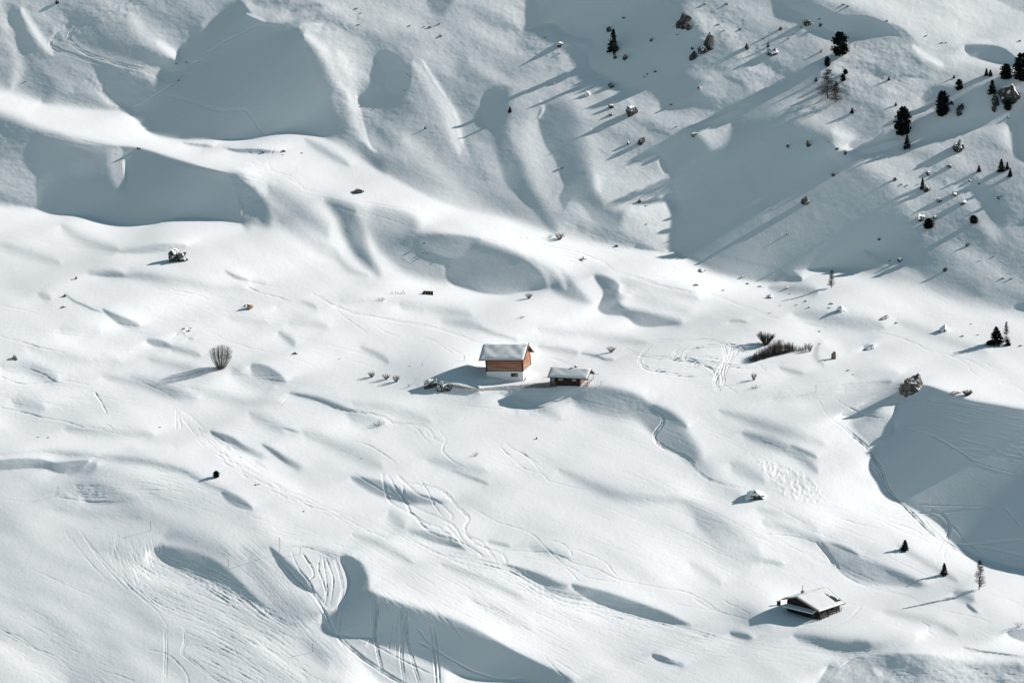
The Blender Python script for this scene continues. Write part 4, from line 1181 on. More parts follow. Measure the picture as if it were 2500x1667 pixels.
# ---- THE CHALET
def build_chalet():
    g = ground(1993, 1514)
    r = thing('dark_chalet', 'low blackened timber chalet with wide snowy gable roof and balcony rail', 'chalet', Vector(g)+Vector((0, 0, .35)), math.radians(47))
    L, Wd, ze = 8.2, 9.0, 1.85       # x: ridge direction, y: gable direction; corner nearest the viewer at the origin
    m = MB(); log_wall(m, .9, L, .35, Wd, -1.5, ze+.25, .25); wl = m.build('log_wall', M_CHALET, r)
    sl = .30; yc = 5.5; zr = ze+.25+(yc-.35)*sl; zl = zr-(Wd-yc)*sl
    for x in (.94, L-.1):
        m = MB()
        for i in range(6):
            a, b = i/6, (i+1)/6; h = (a+b)/2*(zr-ze-.25)
            m.box(x, x+.08, .35+(yc-.35)*(a+b)/2, min(Wd, Wd-(h-(zl-ze-.25))/sl), ze+.252+(zr-ze-.25)*a, ze+.25+(zr-ze-.25)*b-.0)
        m.build('gable_boards', M_CHALET, r)
    d = MB(); d.box(.80, .868, 1.1, 2.0, -.3, 1.1); d.build('door', M_DARKWOOD, r)
    for x in (2.6, 4.3, 6.3):
        w = MB(); w.box(x-.06, x+.9, .26, .318, .45, 1.35); wi = w.build('window', M_DARKWOOD, wl)
        p = MB(); p.box(x+.02, x+.82, .235, .258, .53, 1.27); p.build('pane', M_GLASS, wi)
    q = MB()
    for z in (.62, 1.02): q.tube([(.2, -.75, z), (L-1.6, -.75, z)], .07, 6)
    for i in range(16): q.box(.5+i*.48, .58+i*.48, -.79, -.71, -.3 if i % 4 else -.9, 1.2)
    q.build('balcony_rail', M_DARKWOOD, r)
    q = MB(); q.box(.2, L-1.4, -.8, .316, -.45, -.3); q.build('balcony_floor', M_CHALET, r)
    for x in (.15, 3.0, 6.0, L-1.4):
        q = MB(); q.box(x-.08, x+.08, -.92, -.8, -1.4, ze+.1); q.build('balcony_post', M_CHALET, r)
    q = MB()
    for i in range(7): q.box(1.0+i*1.0, 1.5+i*1.0+.2*RND.random(), -.6, -.2-.3*RND.random(), -.298, -.1+.4*RND.random())
    q.build('stacked_firewood', M_DARKWOOD, r)
    x0, x1 = -.35, L+.3; ya, yb = -1.1, Wd+.6; zE = ze+.25+(ya-.35)*sl+.12; zR = zE+(yc-ya)*sl; zL = zR-(yb-yc)*sl
    m = MB(); m.hexa(roof_half(x0, x1, ya, yc, zE, zR, .14, 0, 1.5)); m.hexa(roof_half(x1, x0, yb, yc+.002, zL, zR, .14, 1.5, 0)); rf = m.build('roof', M_ROOFBOARD, r)
    for xx in (x0, x1):
        for (p0, p1, z0) in ((ya, yc, zE), (yb, yc, zL)):
            s = .06 if xx > 0 else -.06; a, b = sorted((xx, xx+s)); v = MB()
            k = 1.5 if xx > 0 else 0; v.hexa(roof_half(a, b, p0, p1, z0-.08, zR-.08, .26, k, k)); v.build('verge_board', M_VERGE if xx < 0 else M_ROOFBOARD, rf)
    def bare(a, s):
        return .74 < a < .97 and .16 < s < .74 and s < .78-(a-.74)*2.6+.05*math.sin(a*60)
    snow_roof(x0+.05, x1-.1, ya+.06, yc, zE+.15, zR+.15, .2, 40, 26, 21, .03, bare, True, 1.5).build('snow_cover', M_DIMSNOW, r, True)
    snow_roof(x1-.1, x0+.05, yb-.06, yc, zL+.15, zR+.15, .2, 24, 14, 22, .03, None, True).build('snow_cover', M_ROOFSNOW, r, True)
    # pent roof across the gable
    m = MB(); m.hexa([(-.55,.7,.95),(-.55,Wd+.1,.95),(.86,Wd+.1,1.25),(.86,.7,1.25),(-.55,.7,1.03),(-.55,Wd+.1,1.03),(.86,Wd+.1,1.33),(.86,.7,1.33)][::1])
    pr = m.build('pent_roof', M_ROOFBOARD, r)
    m = MB(); m.hexa([(-.52,.75,1.034),(-.52,Wd+.05,1.034),(.85,Wd+.05,1.334),(.85,.75,1.334),(-.5,.8,1.2),(-.5,Wd,1.2),(.85,Wd,1.55),(.85,.8,1.55)]); m.build('snow_strip', M_ROOFSNOW, pr)
    q = MB(); q.box(3.2, 3.75, yc+1.0, yc+1.55, zR-.9, zR+.55); ch = q.build('chimney', M_STONE, r)
    q = MB(); q.tube([(3.47, yc+1.27, zR+.54), (3.47, yc+1.27, zR+1.7)], .07, 6); q.build('chimney_pipe', M_METAL, ch)
    return r
def build_wood_stack():
    g = ground(1901, 1477)
    r = thing('timber_stack', 'small dark upright timber stack at left end of chalet', 'wood stack', Vector(g), .3)
    m = MB()
    for i in range(5): m.box(-.35+.04*RND.random(), .35-.04*RND.random(), -.3, .3, -.3+i*.24, -.08+i*.24)
    m.build('log_pile', M_CHALET, r)
    m = MB(); m.hexa([(-.42,-.38,.9),(.42,-.38,.98),(.42,.38,.98),(-.42,.38,.9),(-.4,-.36,.98),(.44,-.36,1.06),(.44,.36,1.06),(-.4,.36,.98)]); m.build('cover_board', M_GREYWOOD, r)
# ---- FENCE
def build_fence():
    path = catmull(np.array([(1098,943,0),(1132,949,0),(1168,954,0),(1205,951,0),(1241,948,0),(1277,947,0),(1306,947,0),(1331,947,0),(1358,945,0)], float), 24, False)
    P = [Vector(ground(p[0], p[1])) for p in path]
    r = thing('picket_fence', 'long weathered picket fence curving from snowy boulder to log hut', 'fence', P[0])
    o = P[0]; seg = [0]
    for a, b in zip(P, P[1:]): seg.append(seg[-1]+(b-a).length)
    N = 94; pts = []
    for i in range(N):
        d = seg[-1]*i/(N-1); k = min(max(np.searchsorted(seg, d)-1, 0), len(P)-2); t = (d-seg[k])/max(seg[k+1]-seg[k], 1e-6); pts.append((P[k].lerp(P[k+1], t)-o, (P[k+1]-P[k]).normalized(), i/(N-1)))
    for (q, d, f) in pts:
        h = .62+.15*RND.random()+(.55*sstep((f-.62)/.2)); w = .13*RND.uniform(.8, 1.2); n = Vector((-d.y, d.x, 0)).normalized()*.025; e = Vector((d.x, d.y, 0)).normalized()*w/2
        m = MB(); b = Vector((0,0,-.35)); tp = Vector((RND.uniform(-.04,.04), RND.uniform(-.04,.04), h))
        m.hexa([q-e-n+b, q+e-n+b, q+e+n+b, q-e+n+b, q-e-n+tp, q+e-n+tp, q+e+n+tp, q-e+n+tp]); m.build('picket', M_FENCE, r)
    for z in (.25, .5):
        m = MB(); m.tube([q+Vector((-d.y, d.x, 0)).normalized()*.06+Vector((0,0,z+.3*float(sstep((f-.62)/.2)))) for q, d, f in pts[::3]+[pts[-1]]], .04, 5); m.build('rail', M_FENCE, r)
# ---- POLES, PANEL
def pole(u, v, h, label, lean=0, top=None):
    s = mpp(u, v); hm = h*s/.974
    r = thing('marker_pole', label, 'pole', Vector(ground(u, v)), RND.uniform(0, 3), lean, 'thin marker poles in the snow')
    m = MB(); m.tube([(0,0,-.4), (0,0,hm*.72)], .042, 6); m.build('shaft', M_METAL, r)
    m = MB(); m.tube([(0,0,hm*.721), (0,0,hm)], .065, 6); m.build('marker_tip', M_REDTIP if top is None else top, r)
def build_small():
    pole(368, 1294, 22, 'slim dark pole beside trampled snow above the striped hollow')
    pole(558, 1383, 19, 'slim brown pole on the right rim of the striped hollow', .05)
    pole(763, 1590, 21, 'slim brown pole on the groomed run left of the shaded bank', .02)
    pole(142, 1207, 22, 'thin leaning pole below the dark scooped drift at left', -.06)
    pole(733, 1352, 18, 'short dark pole on the tracked snow dome')
    pole(683, 1347, 36, 'tall pale pole at the top corner of the tracked snow dome', .02, M_GREYWOOD)
    pole(1134, 880, 12, 'short post with dark tip uphill from the barn shadow', 0, M_METAL)
    pole(1467, 941, 11, 'short leaning post just right of the log hut porch', -.08, M_METAL)
    pole(1992, 957, 18, 'pale post on trodden snow left of the big boulder', 0, M_GREYWOOD)
    pole(1031, 893, 8, 'tiny dark stake at the tip of the barn shadow', 0, M_METAL)
    for x, y, h in ((957,716,4),(966,717,6),(972,716,4),(979,717,5),(984,716,7),(988,718,5)):
        s = mpp(x, y); m = MB(); m.tube([(0,0,-.3), (.03,0,h*s)], .06, 5); o = m.build('stake', M_METAL); o.location = ground(x, y)
        tag(o, 'tiny stake in the row left of the half buried panel', 'stake', 'row of tiny stakes')
    g = ground(1042, 719); s = mpp(1042, 719)
    r = thing('slatted_panel', 'half buried dark slatted panel leaning out of the snow', 'panel', Vector(g), math.radians(-8))
    m = MB(); m.hexa([(-1.5,-.25,-.15),(1.7,-.45,-.3),(1.5,.75,.72),(-.9,.75,.75),(-1.5,-.29,-.1),(1.7,-.49,-.25),(1.5,.71,.78),(-.9,.71,.81)]); m.build('board', M_CHALET, r)
    for k in range(5):
        a = k/4; m = MB(); p = Vector((-1.5+3.2*a, -.31-.2*a, -.08-.15*a)); q = Vector((-.9+2.4*a, .70, .82-.03*a)); m.tube([p, q], .05, 5); m.build('slat', M_GREYWOOD, r)
# ---- ROCKS
def rock_material(name, col, col2, thr=.62, spread=.22):
    m = bpy.data.materials.new(name); m.use_nodes = True; nt = m.node_tree; L = nt.links.new
    b = nt.nodes['Principled BSDF']; b.inputs['Roughness'].default_value = .92; b.inputs['Specular IOR Level'].default_value = .15
    tc = nt.nodes.new('ShaderNodeTexCoord'); n = nt.nodes.new('ShaderNodeTexNoise'); n.inputs['Scale'].default_value = 2.2; n.inputs['Detail'].default_value = 8; L(tc.outputs['Object'], n.inputs['Vector'])
    r = nt.nodes.new('ShaderNodeValToRGB'); r.color_ramp.elements[0].position = .35; r.color_ramp.elements[1].position = .68
    r.color_ramp.elements[0].color = (*col2, 1); r.color_ramp.elements[1].color = (*col, 1); L(n.outputs[0], r.inputs[0])
    ge = nt.nodes.new('ShaderNodeNewGeometry'); sp = nt.nodes.new('ShaderNodeSeparateXYZ'); L(ge.outputs['Normal'], sp.inputs[0])
    n2 = nt.nodes.new('ShaderNodeTexNoise'); n2.inputs['Scale'].default_value = 3.2; n2.inputs['Detail'].default_value = 6; L(tc.outputs['Object'], n2.inputs['Vector'])
    a = nt.nodes.new('ShaderNodeMath'); a.operation = 'MULTIPLY_ADD'; a.inputs[1].default_value = 1.5; L(n2.outputs[0], a.inputs[0]); L(sp.outputs['Z'], a.inputs[2])
    s = nt.nodes.new('ShaderNodeMapRange'); s.inputs['From Min'].default_value = thr+.75; s.inputs['From Max'].default_value = thr+.75+spread; L(a.outputs[0], s.inputs['Value'])
    mx = nt.nodes.new('ShaderNodeMix'); mx.data_type = 'RGBA'; L(s.outputs[0], mx.inputs['Factor']); L(r.outputs[0], mx.inputs['A']); mx.inputs['B'].default_value = (*SNOW, 1)
    L(mx.outputs['Result'], b.inputs['Base Color'])
    bp = nt.nodes.new('ShaderNodeBump'); bp.inputs['Distance'].default_value = .08; L(n.outputs[0], bp.inputs['Height']); L(bp.outputs[0], b.inputs['Normal'])
    return m
M_ROCK = rock_material('bare_rock', (.085,.083,.078), (.03,.03,.03), .70)
M_ROCKSNOW = rock_material('snowy_rock', (.10,.095,.085), (.03,.03,.03), .40, .12)
M_ROCKCAP = rock_material('snowed_in_rock', (.10,.095,.085), (.03,.03,.03), -.05, .12)
M_ROCKBROWN = rock_material('brown_rock', (.30,.21,.14), (.10,.07,.05), .60)
M_ROCKBIG = rock_material('boulder_rock', (.26,.21,.165), (.06,.055,.05), .52, .12)
def rock_mesh(seed, m, sub=2, rough=.5, lobes=3):
    """an outcrop: a few angular convex blocks grown together, faces then broken up"""
    from mathutils import noise
    rs = random.Random(seed); bm = bmesh.new()
    off = Vector((rs.uniform(0,99), rs.uniform(0,99), rs.uniform(0,99)))
    for k in range(lobes):
        r = 1 if k == 0 else rs.uniform(.4, .75); az = rs.uniform(0, 6.28)
        c = Vector((0,0,0)) if k == 0 else Vector((math.cos(az)*.75, math.sin(az)*.75, rs.uniform(-.45,.15)))
        b2 = bmesh.new()
        for _ in range(16):
            d = Vector((rs.gauss(0,1), rs.gauss(0,1), rs.gauss(0,.9))).normalized()*rs.uniform(.8, 1.0)
            b2.verts.new(c+d*r)
        h = bmesh.ops.convex_hull(b2, input=b2.verts)
        bmesh.ops.delete(b2, geom=[g for g in h['geom_interior'] if isinstance(g, bmesh.types.BMVert)], context='VERTS')
        for _ in range(sub): bmesh.ops.subdivide_edges(b2, edges=b2.edges[:], cuts=1, use_grid_fill=True)
        mt = bpy.data.meshes.new('t'); b2.to_mesh(mt); b2.free(); bm.from_mesh(mt); bpy.data.meshes.remove(mt)
    for v in bm.verts:
        p = v.co.copy(); v.co = p*(1+rough*.34*noise.fractal(p*2.0+off, 1.0, 2.1, 5)+.06*(noise.cell(p*3+off)-.5))
    me = bpy.data.meshes.new('rock'); bm.to_mesh(me); bm.free(); me.materials.append(m)
    xs = np.array([v.co for v in me.vertices]); mid = (xs.max(0)+xs.min(0))/2; sc = (xs.max(0)-xs.min(0))/2
    me.transform(Matrix.Translation(-Vector(mid))); me.transform(Matrix.Diagonal((1/sc[0], 1/sc[1], 1/sc[2], 1))); return me
ROCKM = {k: [rock_mesh(s+i*7, m, 2, .5, 1+i % 3) for i in range(6)] for k, m, s in (('c', M_ROCKCAP, 120), ('d', M_ROCK, 1), ('s', M_ROCKSNOW, 40), ('b', M_ROCKBROWN, 80))}
def rock(u, v, w, h, kind, label, group=None, me=None, depth=.8, name='rock', lean=None):
    s = mpp(u, v+h*.45); o = link(name, me or RND.choice(ROCKM[kind]))
    W, H = w*s/2, h*s/.974
    o.location = Vector(ground(u, v+h*.40))+Vector((0, 0, H*.12))
    o.scale = (W*1.08, W*depth, H*(.74 if w > 20 else .64)); o.rotation_euler = (RND.uniform(-.15,.15), lean if lean is not None else RND.uniform(-.3,.3), RND.uniform(0, 6.28) if depth > .7 else 0)
    return tag(o, label, 'rock', group)
# ---- TREES AND SHRUBS
M_NEEDLE = mat('conifer_needles', (.022,.033,.028), .9, .6, 3.0, spec=.1)
M_PINE = mat('pine_needles', (.016,.026,.024), .9, .6, 3.0, spec=.1)
M_BARK = mat('bark', (.07,.055,.045), .95, .5, 6)
M_LARCH = mat('larch_twigs', (.085,.075,.066), .95, .5, 3)
M_TWIG = mat('shrub_twigs', (.14,.125,.11), .95, .5, 3)
M_TWIGDARK = mat('thicket_twigs', (.07,.06,.05), .95, .5, 3)
def leaf(mb, p, d, s, rs):
    n = Vector((rs.gauss(0,1), rs.gauss(0,1), rs.gauss(0,1))).normalized(); a = d.normalized(); b = a.cross(n)
    if b.length < .1: b = a.orthogonal()
    b.normalize(); mb.quad(p-b*s*.35, p+a*s*.5-b*s*.45, p+a*s, p+a*s*.5+b*s*.45)
def conifer(seed, dome):
    rs = random.Random(seed); cr = MB(); tr = MB()
    tr.tube([(0,0,-.06), (0,0,.3), (.005,0,.7), (0,0,.97)], [.035,.028,.016,.004], 6)
    nb = 240 if dome else 170
    for i in range(nb):
        t = rs.random()**(.9 if dome else 1.15); z = .03+.95*t
        if dome: R = .31*min(1, (1-t)/.40+.12)**.6*(.72+.28*min(1, t/.22))
        else: R = .27*(1-t)**.85+.012
        R *= rs.uniform(.62, 1.12); az = rs.uniform(0, 6.283); up = rs.uniform(.0,.35) if dome else rs.uniform(-.45, .02)
        d = Vector((math.cos(az), math.sin(az), up))
        k = 13 if dome else 9
        for j in range(k):
            f = (j+rs.random())/k; f = .15+.85*f; p = Vector((0,0,z))+d*R*f+Vector((rs.gauss(0,.012), rs.gauss(0,.012), rs.gauss(0,.012)))
            dd = d+Vector((rs.gauss(0,.5), rs.gauss(0,.5), rs.gauss(0,.4)+(.5 if dome else -.1)))
            leaf(cr, p, dd, rs.uniform(.05,.095)*(1.15-.5*t), rs)
    return tr.mesh('trunk', M_BARK), cr.mesh('crown', M_PINE if dome else M_NEEDLE)
def larch(seed, wide=1.0):
    rs = random.Random(seed); tr = MB(); cr = MB()
    pts = [(rs.gauss(0,.006)*i, rs.gauss(0,.006)*i, -.05+i*.15) for i in range(8)]
    tr.tube(pts, [.017-.0021*i for i in range(8)], 6)
    for i in range(120):
        t = .12+.86*rs.random(); z = t; R = wide*.24*(1-t)**.7*rs.uniform(.6,1.1)+.02; az = rs.uniform(0, 6.283); d = Vector((math.cos(az), math.sin(az), rs.uniform(-.15,.2)))
        p0 = Vector((0,0,z)); pm = p0+d*R*.5; p1 = p0+d*R+Vector((0,0,.05*R/.2))
        cr.tube([p0, pm, p1], [.0045,.003,.0015], 3, False)
        for j in range(16):
            f = .2+.8*rs.random(); q = p0.lerp(p1, f); e = Vector((rs.gauss(0,1), rs.gauss(0,1), rs.gauss(-.3,.6))).normalized()*.05
            cr.tube([q, q+e], [.0022,.0013], 3, False)
    return tr.mesh('trunk', M_BARK), cr.mesh('branches', M_LARCH)
PROTO = {'spruce': [conifer(s, False) for s in (1, 2, 3, 4)], 'pine': [conifer(s, True) for s in (5, 6, 7)], 'larch': [larch(8), larch(9), larch(10, 1.3)]}
def tree(kind, u, v, h, w, label, group, var=None, yaw=None):
    s = mpp(u, v); H = h*s/.974; base = {'spruce': .52, 'pine': .60, 'larch': .50}[kind]
    asp = (w/h)/base; P = PROTO[kind]; tr, cr = P[RND.randrange(len(P)) if var is None else var]
    nm = {'spruce': 'spruce_tree', 'pine': 'stone_pine', 'larch': 'larch_tree'}[kind]
    r = thing(nm, label, 'tree', Vector(ground(u, v))-Vector((0,0,.05*H)), RND.uniform(0, 6.28) if yaw is None else yaw, 0, group, (H*asp, H*asp, H*1.03))
    link('trunk', tr, r); link('crown' if kind != 'larch' else 'branches', cr, r)
    return r
def shrub_mesh(seed, n, spread, m, twigs=7, rad=.012, ball=False):
    """unit-height fan of bare stems with twigs"""
    rs = random.Random(seed); mb = MB()
    for i in range(n):
        az = rs.uniform(0, 6.283); tl = spread*math.sqrt(rs.random()); h = rs.uniform(.75, 1.0)*(1-.25*tl)
        d = Vector((math.cos(az)*tl, math.sin(az)*tl, 1)).normalized(); b = Vector((math.cos(az), math.sin(az), 0))*.10*rs.random()
        p0 = b-Vector((0,0,.08)); p1 = b+d*h*.5+Vector((0,0,.02)); p2 = b+d*h*.98+Vector((rs.gauss(0,.03), rs.gauss(0,.03), .05))
        if ball:
            R = .5*tl/spread; o = Vector((math.cos(az), math.sin(az), 0)); d = (o*.35+Vector((0,0,1))).normalized()
            p0 = o*.22*R-Vector((0,0,.08)); p1 = o*R*.82+Vector((0,0,.36)); p2 = o*R*1.02+Vector((0,0,.52+.46*math.sqrt(max(0, 1-(R/.5)**2*.85))*rs.uniform(.85, 1)))
        mb.tube([p0, p1, p2], [rad, rad*.7, rad*.35], 3, False)
        for j in range(twigs):
            f = rs.uniform(.3, .95); q = p1.lerp(p2, (f-.5)*2) if f > .5 else p0.lerp(p1, f*2); q = p1.lerp(p2, rs.random()) if ball else q; e = (d+Vector((rs.gauss(0,.5), rs.gauss(0,.5), rs.gauss(0,.2)))).normalized()*(rs.uniform(.06,.14) if ball else rs.uniform(.1,.25))
            mb.tube([q, q+e], [rad*.4, rad*.25], 3, False)
    return mb.mesh('stems', m)
SHRUB = {'big': shrub_mesh(1, 120, .72, M_TWIG, 10, .0062, True), 'fan': shrub_mesh(2, 40, .75, M_TWIG, 6, .016), 'fan2': shrub_mesh(3, 34, .9, M_TWIG, 6, .018), 'sparse': shrub_mesh(4, 14, .9, M_TWIG, 4, .016), 'dark': shrub_mesh(5, 80, .95, M_TWIGDARK, 9, .016)}
def shrub(kind, u, v, h, w, label, group=None):
    s = mpp(u, v); H = h*s/.974; W = w*s/1.05
    o = link('bare_shrub', SHRUB[kind]); o.location = Vector(ground(u, v)); o.scale = (W, W, H); o.rotation_euler = (0, 0, RND.uniform(0, 6.28))
    return tag(o, label, 'shrub', group)
def thicket():
    rs = random.Random(4); mb = MB(); o0 = Vector(ground(1905, 872))
    for i in range(900):
        a = rs.random(); u = 1830+150*a; vb = 886-30*math.sin(a*1.5)-2*a+rs.uniform(-9, 3)*(1-.6*a)
        s = mpp(u, vb); p = Vector(ground(u, vb))-o0; h = s*(10+24*math.exp(-((a-.42)/.25)**2)+6*rs.random())*rs.uniform(.5, 1)
        if a > .72: h *= .75 if a < .9 else 1.25; 
        if a > .72 and rs.random() < .6: continue
        d = Vector((rs.gauss(0,.25), rs.gauss(0,.25), 1)).normalized()*h
        mb.tube([p-Vector((0,0,.1)), p+d*.6, p+d], [.035,.022,.012], 3, False)
        for j in range(4):
            q = p+d*rs.uniform(.3,.9); e = Vector((rs.gauss(0,.5), rs.gauss(0,.5), .8)).normalized()*h*.25; mb.tube([q, q+e], [.016,.01], 3, False)
    o = mb.build('willow_thicket', M_TWIGDARK); o.location = o0
    tag(o, 'long dark thicket of bare willow stems along the snow edge', 'thicket')
def build_nature():
    # boulders with their own shapes
    rock(2229, 931, 62, 46, 'b', 'huge pale brown boulder perched on the crest above the shaded bank', None, rock_mesh(301, M_ROCKBIG, 4, .5, 1), .69, 'boulder', .25)
    rock(1054, 934, 38, 22, 's', 'snow crusted left block of the rock heap where the picket fence starts', None, rock_mesh(305, M_ROCKSNOW, 3, .5, 2), .69)
    rock(1080, 938, 36, 24, 's', 'dark middle block of the rock heap where the picket fence starts', None, rock_mesh(309, M_ROCKSNOW, 3, .5, 2), .69)
    rock(1092, 943, 22, 17, 'd', 'grey bare right end of the rock heap touching the picket fence')
    rock(435, 622, 46, 33, 's', 'lone dark boulder under a snow cap on the open meadow', None, rock_mesh(311, M_ROCKSNOW, 3, .6, 2), .69, 'boulder', -.1)
    rock(1845, 1204, 54, 24, 's', 'low snow covered boulder above the dark chalet', None, rock_mesh(317, M_ROCKCAP, 3, .4, 1), .69, 'boulder', 0)
    # rocks of the upper right mountainside
    big = [(1672,48,34,32,'d','clustered dark crag at the top edge with twin heads'),(1681,64,16,18,'d','lower block of the twin headed dark crag'),
      (1728,96,34,36,'d','tall jagged dark crag with snow streaked right flank'),(1716,118,30,20,'s','broken snowy rubble at the foot of the jagged crag'),(1738,117,9,10,'d','small dark block right below the jagged crag'),
      (1693,134,22,22,'d','rounded dark boulder left below the jagged crag'),(1690,117,8,8,'d','small block just above the rounded dark boulder'),
      (1824,112,14,16,'d','dark boulder with snow tip casting a long shadow left'),(1887,124,32,17,'s','wide snow domed rock with dark fringe below a seedling'),
      (1907,68,12,10,'d','dark rock left of the snowy outcrop near the upper ridge'),(1972,52,26,14,'s','snowy outcrop under the ridge shadow'),(2003,59,9,10,'d','dark stub at right end of the snowy outcrop'),
      (1979,76,7,6,'d','small stone below the snowy outcrop'),(2005,124,8,9,'d','dark stone left of the broad domed pine'),
      (1367,104,26,15,'c','snowy ledge rock on the sunlit patch left of the shadow'),(1487,70,16,13,'d','dark rock at the tip of the lone shaded spruce'),
      (1527,137,16,15,'d','dark rock right below the lone shaded spruce'),(1502,139,9,9,'d','small rock at the foot of the lone shaded spruce'),
      (1590,96,10,9,'d','dark stone alone in the wide upper shadow'),(1492,205,18,16,'d','square grey rock above the row of snowy rocks'),
      (1436,227,18,14,'c','rock half under snow left of the square grey rock'),(1492,258,16,11,'s','upper small snowy rock in the pair on the slope'),(1492,277,14,9,'s','lower small snowy rock in the pair on the slope'),
      (1541,268,32,26,'s','large snow topped rock with dark right end'),(1567,340,20,22,'s','dark speckled rock on the fluted slope'),(1534,348,9,9,'s','small stone left of the speckled rock'),
      (1561,489,10,11,'d','dark round rock on the sunlit lobe beside the bowl'),(2341,266,18,28,'d','slanting dark slab right of the slim pine'),(2349,258,16,14,'d','upper knob on the slanting dark slab'),(2324,249,9,11,'d','small leaning stone left of the slanting slab'),
      (2462,222,50,46,'s','broad snow draped crag under the right edge pines'),(2430,240,26,30,'d','dark ragged crag left part under the small spruce'),(2486,230,16,22,'d','dark end of the snow draped crag at the right edge'),(2427,262,14,16,'d','dangling dark block under the ragged crag'),
      (2338,352,36,27,'s','big snow shouldered rock on the slope below the pines'),(2264,457,20,19,'s','snow topped rock beside the small upright spruce'),
      (2330,471,16,12,'s','pointed snowy rock right of the upright spruce'),(2292,487,17,11,'s','flat dark rock below the snow topped rock'),(2353,493,20,9,'s','low wide speckled rock on the right slope'),
      (2317,404,16,8,'d','dark low rock on the right slope above the spruce'),(2185,436,10,10,'s','small rock at the right rim of the shaded bowl'),(2249,528,24,16,'s','snow capped dark ledge over the dwarf shrub'),(2282,528,14,8,'s','flat snowy rock right of the capped ledge'),
      (1923,354,9,11,'d','left dark stone in the middle of the shaded bowl'),(1974,348,12,18,'d','tall split stone in the shaded bowl'),(2064,372,10,8,'d','dark stone at the right edge of the shaded bowl'),(2034,424,12,9,'d','small rock low in the shaded bowl beside a lit dimple'),
      (1966,487,22,24,'s','snow topped rock alone in the lower shaded bowl'),(1695,327,18,9,'s','snowy rock at the upper left of the bowl'),(1706,213,10,7,'s','small snow rimmed stone on the lit band'),(2440,481,12,8,'d','small rock near the right edge below the spruce trio'),
      (2266,421,16,7,'d','long flat rock on the right slope'),(872,465,34,9,'d','dark broken ledge breaking through the bright bench'),(2196,633,14,9,'d','dark rock low on the right mountainside'),(2307,656,11,13,'d','dark upright stone low on the right mountainside'),(2362,597,11,8,'d','small rock with shadow on the right mountainside'),
      (2057,752,26,16,'c','snow capped rock at the mountain foot beside the larch hill'),(2304,799,28,19,'c','rounded snow capped rock on the right meadow'),(1880,723,22,9,'s','low rock pile on the meadow below the bowl'),(2120,847,28,11,'c','dark low drift rock on the right meadow'),
      (2035,866,12,24,'b','brown earth outcrop on the snow mound'),(2156,774,26,7,'c','flat snow lens rock on the right meadow'),(1423,630,18,9,'c','lone snow topped rock beside the track above the gully'),(1715,658,20,8,'s','snowy rock under the foot of the bowl shadow'),
      (2332,957,32,7,'b','flat grey brown rock slab right of the huge boulder'),(610,746,20,17,'b','light brown rock on the left meadow'),(598,746,6,6,'d','small stone left of the light brown rock'),(158,720,11,9,'d','dark stone at the head of the long drift'),(157,747,13,6,'d','flat stone below the long drift head'),
      (186,678,7,8,'b','small brown stone on the upper left meadow'),(38,871,16,11,'b','brown rock at the left edge of the meadow'),(721,861,13,7,'d','flat dark stone right of the big round bush'),(338,361,14,6,'d','flat dark rock on the crest of the long shaded bank'),
      (692,367,16,5,'d','dark stone row right part on the bright bench'),(642,370,8,5,'d','dark stone left on the bright bench'),(1506,599,9,5,'d','dark stump with shadow on the meadow under the flutes'),(1309,1069,6,6,'b','tiny pair of brown stones on the lower slope'),(141,4,12,8,'d','dark stone at the top left corner'),(628,1180,16,5,'b','thin brown streak of earth on the lower left slope')]
    for (u, v, w, h, k, lab) in big: rock(u, v, w, h, k, lab)
    def many(pts, lab, grp, kind='d'):
        for p in pts: rock(p[0], p[1], p[2]*1.1, p[2]*.5, kind, lab, grp)
    many([(1856,698,10),(1827,691,8),(1767,707,9),(1923,701,11),(1968,734,9),(1946,743,8),(1977,749,9),(2030,740,10),(2026,750,8),(1813,675,7),(1930,715,7),(1905,745,5),(1880,763,6),(1700,694,12)], 'small snow dusted stone strewn on the meadow below the bowl', 'stones below the bowl', 's')
    many([(1036,592,7),(1033,616,6),(1042,617,6),(1068,634,5)], 'tiny dark stone on the shaded bank above the barn', 'stones on the bank above the barn')
    many([(449,802,7),(462,806,8),(466,800,5)], 'little brown stone in the cluster left above the bush', 'stone cluster on the left meadow', 'b')
    many([(1523,43,8),(1637,255,8),(1653,308,6),(1577,502,5),(1579,546,5),(1351,203,9),(1364,411,7),(1372,409,7),(1330,92,5),(1365,130,6),(1580,180,7),(1600,174,8),(1572,187,5),(1884,510,5),(1922,570,7),(2265,421,9),(2462,286,8),(2368,440,9),(2261,555,8),(2147,583,8),(2044,362,9),(1752,60,8),(1768,74,6),(1807,71,7),(1925,94,6),(1937,82,6),(1956,66,7),(1862,95,6),(1722,8,9),(1774,9,9),(2000,46,6),(2024,346,5),(1643,64,6),(1653,84,6),(1706,62,5),(2200,449,6),(2216,451,6),(2242,449,5),(2284,421,5),(2390,447,7),(2060,10,8),(2070,14,8),(2166,50,8),(2261,87,6),(2300,104,7),(2310,104,5),(2490,99,8),(2449,678,8),(2469,679,8),(2172,636,6),(2391,636,5),(2426,625,5),(2351,819,8),(2492,843,9),(2190,786,9),(2371,790,5),(2388,817,5),(2030,199,6),(870,20,7),(875,60,6),(1050,66,9),(1071,58,7),(1036,65,5),(1076,86,9),(1000,62,6),(880,32,5),(995,180,5),(1002,186,5),(987,220,5),(430,155,5),(436,196,5),(455,152,5),(63,198,6)], 'small dark stone poking through the snow of the mountainside', 'small stones scattered on the mountainside')
